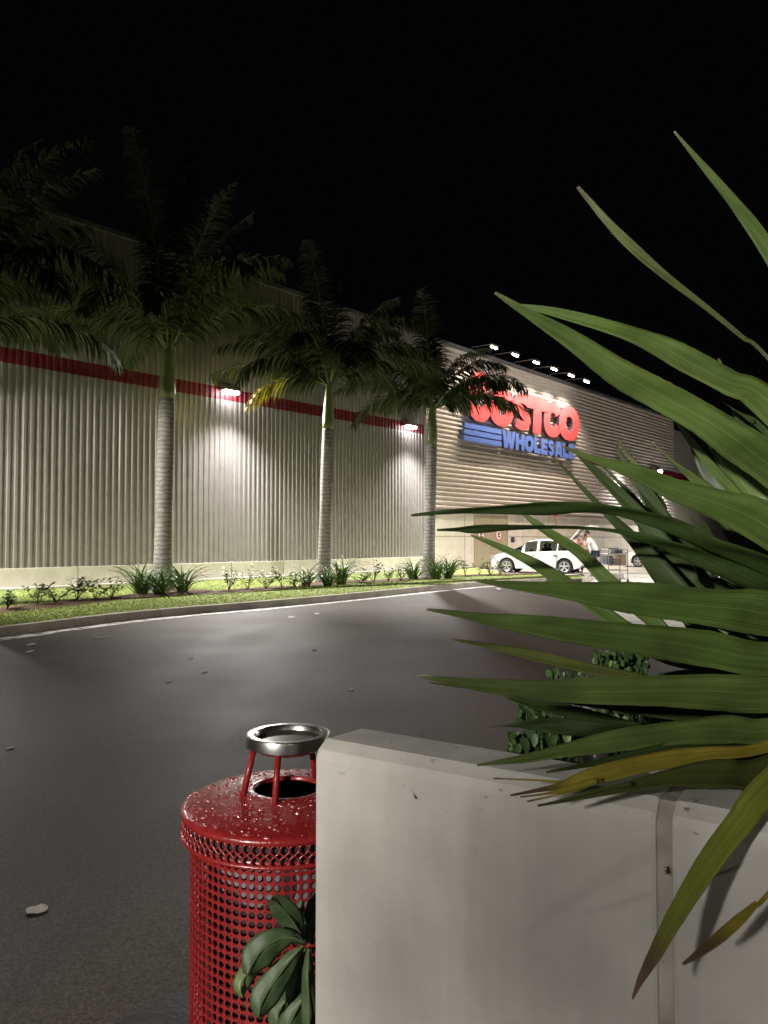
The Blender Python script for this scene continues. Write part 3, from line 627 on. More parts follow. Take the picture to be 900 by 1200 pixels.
for i, (px, py, lab, _) in enumerate(WL):
    n_ = 0.30; nb_ = 0.05 if i < 3 else NF + 0.1
    t_, z_ = wp(px, py, n_)
    if i == 0: z_ = wp(271, 459, n_)[1]
    c = W(t_, n_, z_)
    e = empty('wall_lamp', W(t_, nb_, z_), lab, 'lamp', 'wall lamps along the red stripe')
    sc = (1.1, 1.1, 1.1, 1.7, .8)[i]
    # wedge housing: profile in (n,z)
    hw = 0.30 * sc
    prof = [(nb_, 0.20), (nb_ + 0.16, 0.20), (n_ + 0.10, 0.08), (n_ + 0.12, -0.02), (n_ + 0.10, -0.03), (nb_, -0.03)]
    vs = [W(t_ - hw, a, z_ + 0.06 + b_ * sc) for a, b_ in prof] + [W(t_ + hw, a, z_ + 0.06 + b_ * sc) for a, b_ in prof]; K = len(prof)
    mb = MB(); mb.add(vs, [tuple(range(K)), tuple(range(K, 2 * K))[::-1]] + [(k, (k + 1) % K, K + (k + 1) % K, K + k) for k in range(K)]); mb.build('housing', 'housing', e, origin=W(t_, nb_, z_), bevel=0.01)
    mb = MB(); mb.box(W(t_, n_ - 0.03, z_ - 0.015 * sc), (hw * 1.7, 0.24, 0.11 * sc), RB); mb.build('lens', 'lens', e, origin=W(t_, nb_, z_), bevel=0.02)
    if i == 3: mb = MB(); mb.sphere(W(t_, n_ + .1, z_ + .02), .17, 12, 0, (1.2, 1, .8)); mb.build('lens', 'lens', e, origin=W(t_, nb_, z_), smooth=True)
    pw = [6400, 7600, 7600, 8500, 1500][i]
    spot('lamp_light', W(t_, n_ + 0.42, z_ - 0.10), W(t_, n_ + (2.2 if i < 3 else .9), z_ - 2.9), pw, 136, 1.0, (1.0, 0.95, 0.905), 0.12, e)
FL = [(579.5, 407.5), (604.5, 416.5), (629, 425.2), (650, 433), (670, 440.5), (688, 447.5)]
lab6 = ['floodlight above the sign nearest the palm, leftmost of the roof row', 'second floodlight from the left in the roof row above the sign', 'third floodlight from the left in the roof row above the sign', 'third floodlight from the right in the roof row above the sign', 'second floodlight from the right in the roof row above the sign', 'rightmost floodlight in the roof row above the sign']
for (px, py), lab in zip(FL, lab6):
    n_ = 1.5; t_, z_ = wp(px, py, n_)
    e = empty('roof_floodlight', W(t_, 0.0, ZR), lab, 'floodlight', 'floodlights on arms along the roof edge')
    o_ = W(t_, 0, ZR)
    mb = MB(); mb.tube([W(t_, -0.1, ZR + 0.1), W(t_, 0.3, ZR + 0.20), W(t_, n_, z_ + 0.2)], 0.02, 6); mb.build('arm', 'trim', e, origin=o_)
    Rt = RB @ Matrix.Rotation(math.radians(28), 3, 'X')
    mb = MB(); mb.box(W(t_, n_, z_ + 0.13), (0.38, 0.30, 0.12), Rt); mb.build('head', 'housing', e, origin=o_, bevel=0.02)
    mb = MB(); mb.box(W(t_, n_ - 0.03, z_ + 0.02), (0.30, 0.22, 0.09), Rt); mb.build('lens', 'lens2', e, origin=o_, bevel=0.02)
    spot('flood_light', W(t_, n_ - 0.05, z_ - 0.10), W(t_, 0.0, z_ - 5.0), 1500, 110, 0.7, (1.0, 0.83, 0.68), 0.15, e)

# ------------------------------------------------------------------ royal palms
def frond(mb, base, az, el0, Ln, droop, rng, mi_leaf=0, mi_r=1, side=0.62, nl=84, twist=0.0):
    seg = 22; p = Vector(base); pts = [p.copy()]; dirs = []
    for i in range(seg):
        s_ = (i + 0.5) / seg; el = el0 - droop * s_ ** 1.4
        a2 = az + twist * s_
        d = Vector((math.cos(el) * math.cos(a2), math.cos(el) * math.sin(a2), math.sin(el))); dirs.append(d); p = p + d * (Ln / seg); pts.append(p.copy())
    dirs.append(dirs[-1])
    mb.tube(pts, [0.035 * (1 - 0.85 * i / seg) + 0.004 for i in range(seg + 1)], 5, mi_r)
    sidev0 = Vector((-math.sin(az), math.cos(az), 0))
    for k in range(nl):
        s_ = 0.10 + 0.90 * (k + rng.random() * 0.6) / nl; fi = min(s_ * seg, seg - 0.001); i = int(fi); q = pts[i].lerp(pts[i + 1], fi - i); t = dirs[i]
        upv = sidev0.cross(t); upv = upv if upv.z > 0 else -upv
        ll = side * (math.sin(PI * min(1, 0.16 + s_ * 0.80)) ** 0.6) * (0.85 + 0.3 * rng.random())
        for sg_ in (-1, 1):
            tilt = rng.choice((-0.55, 0.05, 0.5)) + rng.uniform(-0.15, 0.15)
            d = (sidev0 * sg_ * math.cos(tilt) + upv * math.sin(tilt)) * 0.86 + t * (0.42 + 0.5 * s_)
            d.normalize(); wv_ = t.cross(d).normalized().cross(d).normalized()
            w_ = 0.024; P_ = [q]; dd = d.copy(); nseg = 4
            for j in range(nseg):
                dd = (dd + Vector((0, 0, -0.20 - 0.12 * j))).normalized(); P_.append(P_[-1] + dd * ll / nseg)
            ws = [w_ * 0.6, w_, w_ * 0.9, w_ * 0.6, 0.002]; vs = []
            for j, pp in enumerate(P_): vs += [pp - wv_ * ws[j], pp + wv_ * ws[j]]
            mb.add(vs, [(2 * j, 2 * j + 1, 2 * j + 3, 2 * j + 2) for j in range(nseg)], 2 if (mi_leaf == 2 and s_ > .42) else 0)
def palm(bx, Y0, zt_px, ztop_px, rb, rm, fr_list, label, seed, zb_=0.14, xtop=None, bend=0.0):
    """bx: pixel column of the foot; heights from pixel rows at this distance"""
    rng = random.Random(seed)
    base = gp(bx, Y0, zb_); Yd = base.y
    ztr = pt(bx, zt_px, Yd).z; zsh = pt(bx, ztop_px, Yd).z
    top = pt(xtop if xtop else bx, ztop_px, Yd)
    root = empty('royal_palm', base, label, 'palm tree', 'royal palms in the grass strip')
    H = ztr - zb_; lean = Vector((top.x - base.x, 0, 0))
    def cx(z): k = (z - zb_) / (zsh - zb_); return base + lean * k + Vector((bend * math.sin(k * PI), 0, 0)) + Vector((0, 0, z - zb_ ))
    pr = [(-0.1, rb * 1.12), (0.05, rb * 1.1), (0.25, rb * 0.98), (0.6, rb * 0.84), (1.2, rm * 1.02), (2.2, rm * 0.97), (H * 0.5, rm * 0.98), (H * 0.75, rm * 1.0), (H * 0.92, rm * 0.95), (H, rm * 0.92)]
    zlist = []; z = -0.1
    while z < H: zlist.append(z); z += 0.045
    zlist.append(H)
    def rad(z):
        for (a, ra), (b_, rb2) in zip(pr[:-1], pr[1:]):
            if a <= z <= b_: k = (z - a) / (b_ - a); return ra + (rb2 - ra) * k
        return pr[-1][1]
    P_ = [cx(zb_ + z) for z in zlist]; R_ = [rad(z) * (1 + 0.012 * ((i % 3) == 0) + 0.006 * noise.noise(Vector((0, i * .6, seed)))) for i, z in enumerate(zlist)]
    mb = MB(); mb.tube(P_, R_, 20); mb.build('trunk', 'bark', root, smooth=True, origin=base)
    mb = MB(); hs = zsh - ztr
    P_ = [cx(ztr + hs * k / 8) for k in range(9)]; mb.tube(P_, [rm * f for f in (0.93, 0.97, 0.95, 0.9, 0.84, 0.76, 0.68, 0.6, 0.5)], 16); mb.build('crownshaft', 'shaft', root, smooth=True, origin=base)
    tp = cx(zsh - 0.1)
    for i, (az, el, Ln, dr_, tw, lit_tip) in enumerate(fr_list):
        mb = MB(); a = math.radians(az)
        frond(mb, tp + Vector((math.cos(a) * 0.08, math.sin(a) * 0.08, -0.05 + 0.1 * rng.random())), a, math.radians(el), Ln, math.radians(dr_), rng, twist=math.radians(tw), mi_leaf=2 if lit_tip else 0, side=(0.85 if not lit_tip else 0.8))
        o = mb.build('frond', ['frond', 'rachis', 'frond_yellow'], root, origin=base)
        if lit_tip: o['label'] = 'yellow drooping frond'
    return root
def std(seed, L0, extra, n=11, shift=0):
    r = random.Random(seed); out = []
    for k in range(n):
        az = shift + 360 * k / n + r.uniform(-12, 12); el = r.choice((76, 60, 38, 68, 48)) + r.uniform(-6, 6)
        out.append((az, el, L0 * r.uniform(0.85, 1.05), r.uniform(75, 115), r.uniform(-10, 10), False))
    return out + extra
# azimuth 0 = right, 90 = away, 180 = left, 270 = to camera
palm(190, 692, 467, 404, 0.30, 0.225, std(1, 4.7, [(75, 86, 5.9, 15, 0, False), (250, 82, 5.5, 20, 0, False), (170, 52, 4.6, 78, 0, False), (12, 46, 4.4, 80, 0, False), (200, 66, 4.8, 55, 0, False), (320, 72, 4.6, 40, 0, False), (130, 80, 5.6, 35, 0, False), (30, 78, 4.9, 40, 0, False)], 14), 'tallest looking royal palm at left with a thick grey ringed trunk', 11, xtop=197)
palm(379, 682, 503, 446, 0.25, 0.19, std(2, 3.9, [(60, 84, 4.6, 12, 0, False), (240, 84, 4.4, 22, 0, False), (187, 14, 2.9, 78, 0, True), (175, 30, 4.0, 60, 0, False), (5, 36, 4.0, 75, 0, False), (190, 48, 4.0, 80, 0, False), (120, 76, 4.2, 30, 0, False), (20, 74, 4.0, 50, 0, False)], 14, 17), 'royal palm in the middle with one yellow frond beside a wall lamp', 12, xtop=386)
palm(502, 677, 521, 474, 0.26, 0.20, std(4, 3.7, [(80, 84, 4.3, 12, 0, False), (250, 82, 4.1, 22, 0, False), (0, 52, 3.9, 100, 0, False), (-10, 22, 3.4, 62, 0, False), (-25, 40, 3.7, 85, 0, False), (178, 42, 3.8, 80, 0, False), (150, 72, 3.9, 30, 0, False)], 12, 31), 'royal palm farthest right, its fronds hanging over the red letters', 13, xtop=507)
palm(-62, 712, 440, 388, 0.30, 0.225, std(6, 4.4, [(-8, 60, 4.6, 120, 0, False), (-30, 48, 4.2, 110, 0, False), (10, 78, 4.8, 60, 0, False), (20, 60, 4.2, 90, 0, False), (60, 85, 5.4, 40, 0, False), (340, 76, 5.2, 75, 0, False)], 13, 8), 'royal palm beyond the left edge showing only its drooping fronds', 14)

# ------------------------------------------------------------------ planting under the palms
def lily(px, py, hgt, nleaf, seed, label):
    rng = random.Random(seed); base = gp(px, py, 0.14)
    mb = MB()
    for k in range(int(nleaf * 2.0)):
        az = rng.uniform(0, 2 * PI); el = rng.uniform(0.7, 1.45); Ln = hgt * rng.uniform(0.7, 1.15); dr_ = rng.uniform(0.9, 1.9)
        p = base + Vector((rng.uniform(-.12, .12), rng.uniform(-.12, .12), 0)); P_ = [p.copy()]
        for j in range(6):
            e_ = el - dr_ * (j / 6) ** 1.6; p = p + Vector((math.cos(e_) * math.cos(az), math.cos(e_) * math.sin(az), math.sin(e_))) * Ln / 6; P_.append(p.copy())
        sd = Vector((-math.sin(az), math.cos(az), 0)); ws = [.013, .020, .023, .021, .016, .009, .001]; vs = []
        for j, pp in enumerate(P_): vs += [pp - sd * ws[j] + Vector((0, 0, .008)), pp, pp + sd * ws[j] + Vector((0, 0, .008))]
        mb.add(vs, [(3 * j + a, 3 * j + a + 1, 3 * j + a + 4, 3 * j + a + 3) for j in range(6) for a in (0, 1)])
    o = mb.build('spider_lily', 'lily', origin=base); tag(o, label, 'plant', 'strap leaved clumps at the palm feet')
lily(165, 697, 0.95, 46, 1, 'strap leaved clump left of the leftmost trunk')
lily(188, 698, 0.80, 46, 2, 'dark strap leaved clump in front of the leftmost trunk')
lily(213, 695, 0.95, 40, 3, 'strap leaved clump right of the leftmost trunk')
lily(358, 687, 0.80, 22, 4, 'thin strap leaved clump left of the middle palm trunk')
lily(384, 687, 0.7, 22, 44, 'low strap leaved clump in front of the middle palm trunk')
lily(400, 685.5, 1.05, 34, 5, 'strap leaved clump right of the middle palm trunk')
lily(484, 679, 0.85, 34, 6, 'strap leaved clump left of the third palm trunk')
lily(512, 679, 0.95, 34, 7, 'tall strap leaved clump right of the third palm trunk')
lily(525, 678, 0.95, 34, 8, 'strap leaved clump between the third trunk and the door')
def shrub(px, py, hgt, seed, pale, fl, label, wide=1.0):
    rng = random.Random(seed); base = gp(px, py, 0.14)
    e = empty('shrub', base, label, 'shrub', 'small sparse shrubs in the mulch')
    st = MB(); lv = MB(); fw = MB()
    for k in range(rng.randint(5, 7)):
        az = rng.uniform(0, 2 * PI); sp = rng.uniform(0.1, 0.42) * wide; h = hgt * rng.uniform(0.55, 1.05)
        P_ = [base + Vector((math.cos(az) * sp * u ** 1.3, math.sin(az) * sp * u ** 1.3, h * u)) for u in (0, .33, .66, 1)]
        st.tube(P_, [.010, .008, .006, .003], 5)
        for j in range(30):
            u = rng.uniform(0.35, 1.0); i = min(int(u * 3), 2); q = P_[i].lerp(P_[i + 1], u * 3 - i)
            a2 = rng.uniform(0, 2 * PI); l_ = rng.uniform(0.06, 0.14); dv = Vector((math.cos(a2), math.sin(a2), rng.uniform(-.3, .6))).normalized(); sd = dv.cross(Vector((0, 0, 1))).normalized() * l_ * 0.32
            q2 = q + dv * 0.02
            lv.add([q2, q2 + dv * l_ * .5 + sd, q2 + dv * l_, q2 + dv * l_ * .5 - sd], [(0, 1, 2, 3)])
        if fl and k < 3: fw.sphere(P_[-1] + Vector((0, 0, .02)), 0.035, 6, 0, (1, 1, .5))
    st.build('stem', 'stem', e, origin=base); lv.build('foliage', 'shrub_pale' if pale else 'shrub', e, origin=base)
    if fl: fw.build('flower', 'flower', e, origin=base)
SH = [(8, 714, .45, 0, 0, 'small leggy shrub at the far left of the mulch'), (44, 709, .75, 1, 0, 'taller pale shrub near the left edge of the mulch'), (66, 706, .45, 0, 0, 'low shrub just right of the tall pale left one'), (90, 704, .8, 1, 0, 'upright pale shrub left of the leftmost palm'), (112, 703, .6, 0, 0, 'spreading shrub midway between the frame edge and leftmost palm'), (130, 702, .55, 1, 1, 'yellow flowered shrub next to the leftmost palm clump'),
      (268, 692, .75, 0, 0, 'sparse shrub below the first lit wall lamp'), (290, 691, .85, 0, 0, 'fuller shrub right below the first lit wall lamp'), (312, 690, .55, 1, 1, 'low yellow flowered shrub between the first two palms'), (330, 689, .7, 1, 0, 'pale shrub a little left of the middle palm'), (345, 688, .55, 0, 0, 'small green shrub close to the middle palm clump'), (362, 689, .5, 1, 1, 'yellow flowered shrub at the foot of the middle palm'),
      (424, 684, .45, 0, 0, 'small shrub right of the middle palm clump'), (438, 683, .85, 1, 0, 'tall thin shrub between the middle and third palms'), (455, 682, .6, 0, 0, 'low shrub left of the third palm clump'), (470, 681, .7, 1, 0, 'pale shrub beside the third palm clump'),
      (545, 675, .85, 1, 0, 'pale shrub in front of the wall left of the door'), (562, 674.5, .75, 0, 0, 'green shrub in front of the tan door'), (574, 674, .75, 1, 0, 'pale shrub between the door and the white hatchback'), (586, 674, .9, 0, 0, 'shrub in front of the hatchback front wheel')]
for i, (px, py, h, pale, fl, lab) in enumerate(SH): shrub(px, py, h * .8, 50 + i, pale, fl, lab)

# ------------------------------------------------------------------ cars
def car(root, L_=4.1, hatch=True, gate_open=True):
    """local frame: front at +x, left side +y, ground z=0; centre at the middle"""
    xf, xr = L_ / 2, -L_ / 2; wx = (xf - 0.80, xr + 0.68); wr = 0.31; ar = 0.375; n = 84
    def interp(tab, x):
        for (a, va), (b_, vb) in zip(tab[:-1], tab[1:]):
            if a <= x <= b_:
                k = (x - a) / (b_ - a); k = k * k * (3 - 2 * k) * 0.35 + k * 0.65; return va + (vb - va) * k
        return tab[0][1] if x < tab[0][0] else tab[-1][1]
    if hatch:
        belt = [(xr, .80), (xr + .12, .98), (xr + .6, 1.0), (xf - 1.35, .92), (xf - .9, .885), (xf - .35, .79), (xf - .1, .68), (xf, .52)]
        roof = [(xr, .80), (xr + .10, 1.02), (xr + .42, 1.36), (xr + .7, 1.42), (xr + 1.5, 1.49), (xr + 2.0, 1.475), (xr + 2.3, 1.42), (xf - 1.30, 1.16), (xf - .92, .945), (xf - .9, .93), (xf - .35, .82), (xf - .1, .70), (xf, .54)]
    else:
        belt = [(xr, .78), (xr + .1, .93), (xr + .6, .97), (xf - 1.35, .92), (xf - .9, .88), (xf - .35, .76), (xf - .1, .64), (xf, .50)]
        roof = [(xr, .80), (xr + .1, .97), (xr + .65, 1.0), (xr + 1.2, 1.33), (xr + 1.7, 1.44), (xr + 2.5, 1.43), (xr + 2.95, 1.30), (xf - 1.05, .97), (xf - .9, .91), (xf - .35, .79), (xf - .1, .67), (xf, .52)]
    wid = [(xr, .74), (xr + .12, .81), (xr + .6, .85), (0, .86), (xf - .7, .85), (xf - .25, .78), (xf - .06, .66), (xf, .55)]
    wh = [(xr, .70), (xr + .3, .56), (0, .58), (xf - 1.4, .62), (xf, .55)]
    xs = sorted(set([xr + (xf - xr) * i / n for i in range(n + 1)]))
    secs = []
    for x in xs:
        b_ = interp(belt, x); r = max(interp(roof, x), b_ + .012); w = interp(wid, x); wrf = min(interp(wh, x), w * .9); k = min(1, max(0, (r - b_) / .3)); wrf = w * .93 * (1 - k) + wrf * k
        sill = .20
        if x < xr + .25: sill = .20 + .10 * (xr + .25 - x) / .25
        if x > xf - .3: sill = .20 + .06 * (x - xf + .3) / .3
        for c in wx:
            if abs(x - c) < ar: sill = max(sill, .31 + math.sqrt(ar * ar - (x - c) ** 2))
        mid = max(sill + .02, .50)
        secs.append([(0, sill), (w * .90, sill), (w * .985, sill + .01), (w, max(mid, sill + .02)), (w * .985, max(b_ - .12, mid + .02)), (w * .955, b_), (wrf, b_ + (r - b_) * .90), (wrf * .86, r - .008), (0, r + .02)])
    m_ = 9; body = MB(); win = {}
    def V(i, k, s_): y, z = secs[i][k]; return Vector((xs[i], y * s_, z))
    wr_f = (xf - 1.32, xr + .98) if hatch else (xf - 1.38, xr + 1.15)
    wins = [(xf - 1.95, xf - 1.42, 'quarter')] if False else []
    side = [(xf - 2.18, xf - 1.12), (xf - 3.02, xf - 2.26)] + ([(xr + .50, xf - 3.10)] if hatch else [])
    for s_ in (1, -1):
        for i in range(len(xs) - 1):
            xm = (xs[i] + xs[i + 1]) / 2
            for k in range(m_ - 1):
                inw = False
                if k == 5:
                    for j, (a, b2) in enumerate(side):
                        if a < xm < b2 and secs[i][6][1] - secs[i][5][1] > .06:
                            inw = True; win.setdefault((j, s_), []).append(i)
                if inw: continue
                # windscreen & rear screen (faces k=6,7 in steep zones)
                if k in (6, 7) and ((xf - 1.72 < xm < xf - .96) or (xf - 1.95 < xm < xf - 1.6 and not hatch)):
                    win.setdefault(('w', s_), []).append((i, k)); continue
                if hatch and gate_open and xm < xr + .48 and k in (5, 6, 7): continue
                if not hatch and k in (6, 7) and xr + .68 < xm < xr + 1.2: win.setdefault(('r', s_), []).append((i, k)); continue
                body.add([V(i, k, s_), V(i + 1, k, s_), V(i + 1, k + 1, s_), V(i, k + 1, s_)], [(0, 1, 2, 3)])
    # end caps
    for i in (0, len(xs) - 1):
        vs = [V(i, k, 1) for k in range(m_)] + [V(i, k, -1) for k in range(m_ - 1, -1, -1)]
        if not (i == 0 and hatch and gate_open): body.add(vs, [tuple(range(len(vs)))])
        else: body.add([V(0, k, 1) for k in range(5)] + [V(0, k, -1) for k in range(4, -1, -1)], [tuple(range(10))])
    bo = body.build('body', 'car_paint', root, smooth=True)
    md = bo.modifiers.new('w', 'WELD'); md.merge_threshold = 0.0005
    es = bo.modifiers.new('e', 'EDGE_SPLIT'); es.split_angle = math.radians(38)
    for key, lst in win.items():
        g_ = MB()
        for it in lst:
            i, k = it if isinstance(it, tuple) else (it, 5)
            g_.add([V(i, k, key[1]), V(i + 1, k, key[1]), V(i + 1, k + 1, key[1]), V(i, k + 1, key[1])], [(0, 1, 2, 3)])
        g_.build('windscreen' if key[0] == 'w' else 'rear_window' if key[0] == 'r' else 'side_window', 'glass', root, smooth=True)
    # interior floor pan and dash, dark wheel wells
    p = MB(); p.box((0, 0, .42), (L_ - 1.6, 1.36, .28)); p.box((xf - 1.25, 0, .78), (.35, 1.4, .22)); p.build('interior', 'seat', root)
    for sx in (xf - 2.1, xf - 3.0):
        for sy in (.36, -.36):
            s_ = MB(); s_.box((sx, sy, .60), (.5, .5, .16)); s_.box((sx - .26, sy, .85), (.14, .46, .52), Matrix.Rotation(-.2, 3, 'Y')); s_.sphere((sx - .33, sy, 1.20), .10, 8, 0, (.6, 1.2, 1.1)); s_.build('seat', 'seat', root, bevel=.03)
    for x in wx:
        for sy in (1, -1):
            wl = empty('wheel', (x, sy * .74, wr)); wl.parent = root; PLOC[wl.name] = Vector((0, 0, 0))
            yo = .10 * sy
            ty = MB(); K = 28
            pr_ = [(-.10, .22), (-.10, .285), (-.075, wr), (.075, wr), (.10, .285), (.10, .22)]
            vs = [(r * math.cos(2 * PI * k / K), y, r * math.sin(2 * PI * k / K)) for y, r in pr_ for k in range(K)]
            ty.add(vs, [(i * K + k, i * K + (k + 1) % K, (i + 1) * K + (k + 1) % K, (i + 1) * K + k) for i in range(5) for k in range(K)])
            ty.build('tyre', 'tyre', wl, smooth=False)
            rm = MB(); vs = [(r * math.cos(2 * PI * k / K), y * sy, r * math.sin(2 * PI * k / K)) for y, r in ((.10, .222), (.085, .20), (.03, .19), (-.08, .19)) for k in range(K)]
            rm.add(vs, [(i * K + k, i * K + (k + 1) % K, (i + 1) * K + (k + 1) % K, (i + 1) * K + k) for i in range(3) for k in range(K)])
            for k in range(5):
                a = 2 * PI * k / 5 + .3; 
                for da in (-.16, .16):
                    R = Matrix.Rotation(-(a + da), 3, 'Y'); rm.box(R @ Vector((.115, 0, 0)) + Vector((0, .085 * sy, 0)), (.19, .022, .032), R)
            rm.tube([(0, .05 * sy, 0), (0, .10 * sy, 0)], .04, 10); rm.build('rim', 'rim', wl)
            dk = MB(); dk.tube([(0, 0.03 * sy, 0), (0, 0.035 * sy, 0)], .19, 20); dk.build('brake_disc', 'black', wl)
            # arch liner
            al = MB(); vs = [(x + ar * math.cos(a), y * sy, .31 + ar * math.sin(a)) for y in (.83, .45) for a in [PI * q / 14 for q in range(15)]]
            al.add(vs, [(i, i + 1, 16 + i, 15 + i) for i in range(14)]); al.add([(x - ar, .45 * sy, .2), (x + ar, .45 * sy, .2), (x + ar, .45 * sy, .7), (x - ar, .45 * sy, .7)], [(0, 1, 2, 3)]); al.build('arch_liner', 'black', root)
    for s_ in (1, -1):
        h = MB(); h.box((xf - .16, s_ * .60, .70), (.20, .26, .13), Matrix.Rotation(-s_ * .55, 3, 'Z')); h.build('headlight', 'headlight', root, bevel=.03)
        h = MB(); h.box((xr + .07, s_ * .70, .88), (.14, .20, .30), Matrix.Rotation(s_ * .4, 3, 'Z')); h.build('tail_lamp', 'tail', root, bevel=.02)
        h = MB(); h.box((xf - 1.42, s_ * .96, .97), (.12, .18, .12)); h.build('mirror', 'black', root, bevel=.03)
        for hx in (xf - 2.05, xf - 2.98): h = MB(); h.box((hx, s_ * .865, .80), (.18, .03, .03)); h.build('door_handle', 'trim', root, bevel=.005)
        h = MB()
        for hx in (xf - 1.25, xf - 2.22, xf - 3.05): h.box((hx, s_ * .858, .60), (.008, .012, .58))
        h.build('door_gap', 'black', root)
    bp_ = MB(); bp_.box((xf - .02, 0, .36), (.06, 1.0, .16)); bp_.box((xr + .0, 0, .30), (.06, 1.3, .12)); bp_.build('bumper_grille', 'black', root, bevel=.02)
    pl_ = MB(); pl_.box((xr - .035, 0, .52), (.01, .42, .11)); pl_.build('licence_plate', 'white_paint', root)
    if hatch and gate_open:
        # tailgate hinged at the roof rear edge, swung up and back
        hx, hz = xr + .50, 1.40; t_ = MB(); gg = MB()
        R = Matrix.Rotation(math.radians(28), 3, 'Y')  # local: -x back direction, tilt up
        R2 = Matrix.Rotation(math.radians(4), 3, 'Y'); R = Matrix.Rotation(math.radians(47), 3, 'Y')
        def T(u, y, d):
            a = min(u, .80); b2 = u - a
            return Vector((hx, y, hz)) + R @ Vector((-a, 0, 0)) + R2 @ Vector((-b2, 0, 0)) + (R if u <= .80 else R2) @ Vector((0, 0, d))
        def quad(mb, u0, u1, w0, w1, d0_, d1_):
            vs = [T(u0, -w0, d0_), T(u0, w0, d0_), T(u1, w1, d0_), T(u1, -w1, d0_), T(u0, -w0, d1_), T(u0, w0, d1_), T(u1, w1, d1_), T(u1, -w1, d1_)]
            mb.add(vs, [(0, 1, 2, 3), (4, 7, 6, 5), (0, 4, 5, 1), (1, 5, 6, 2), (2, 6, 7, 3), (3, 7, 4, 0)])
        quad(t_, 0, .10, .55, .56, 0, .05); quad(t_, .80, 1.25, .66, .70, 0, .07)
        for s_ in (-1, 1):
            vs = [T(.10, s_ * .56, 0), T(.10, s_ * .48, 0), T(.80, s_ * .56, 0), T(.80, s_ * .66, 0), T(.10, s_ * .56, .05), T(.10, s_ * .48, .05), T(.80, s_ * .56, .05), T(.80, s_ * .66, .05)]
            t_.add(vs, [(0, 1, 2, 3), (4, 7, 6, 5), (0, 4, 5, 1), (1, 5, 6, 2), (2, 6, 7, 3), (3, 7, 4, 0)])
        tg = t_.build('tailgate', 'car_paint', root); quad(gg, .10, .80, .50, .58, .02, .03); gg.build('glass', 'glass', tg)
        st = MB()
        for s_ in (-1, 1): st.tube([(xr + .30, s_ * .62, 1.02), T(.70, s_ * .60, 0)], .012, 6)
        st.build('gas_strut', 'black', root)
        bt = MB(); bt.box((xr + .45, 0, .72), (.55, 1.15, .10)); bt.box((xr + .06, 0, .84), (.06, 1.3, .10)); bt.build('boot_floor', 'seat', root)
th = math.radians(27)
fw_ = gp(590, 671.2); rw_ = gp(659, 673.2)
mid = (fw_ + rw_) / 2; hd = Vector((-math.cos(th), math.sin(th), 0)); sidev = Vector((math.sin(th), math.cos(th), 0))
cpos = mid + sidev * 0.84 + hd * (-0.06); cpos.z = 0.009
c1 = eloc('parked_car', cpos, math.atan2(hd.y, hd.x), label='small white hatchback with its tailgate open beside the grass strip', cat='car', group='cars parked by the store')
car(c1, 4.05)
wh = gp(748, 664.8); th2 = math.radians(18); hd2 = Vector((-math.cos(th2), math.sin(th2), 0)); sd2 = Vector((math.sin(th2), math.cos(th2), 0))
cpos = wh - hd2 * (2.2 - .80) + sd2 * .84; cpos.z = 0.009
c2_ = eloc('parked_car', cpos, math.atan2(hd2.y, hd2.x), label='white saloon half hidden behind the big leaves at right', cat='car', group='cars parked by the store')
car(c2_, 4.4, hatch=False, gate_open=False)

# ------------------------------------------------------------------ people
def skin_mesh(verts, edges, name, m, parent, sub=2):
    me = bpy.data.meshes.new(name); me.from_pydata([v[0] for v in verts], edges, []); ob = bpy.data.objects.new(name, me); COL.objects.link(ob)
    md = ob.modifiers.new('skin', 'SKIN'); md.use_smooth_shade = True
    for i, v in enumerate(verts):
        sv = me.skin_vertices[0].data[i]; r = v[1]; sv.radius = (r, r) if not isinstance(r, tuple) else r; sv.use_root = (i == 0)
    if sub: s_ = ob.modifiers.new('sub', 'SUBSURF'); s_.levels = sub; s_.render_levels = sub
    dg = bpy.context.evaluated_depsgraph_get(); m2 = bpy.data.meshes.new_from_object(ob.evaluated_get(dg)); m2.name = name
    bpy.data.objects.remove(ob); m2.materials.clear(); m2.materials.append(M[m])
    o = bpy.data.objects.new(name, m2); COL.objects.link(o); o.parent = parent; return o
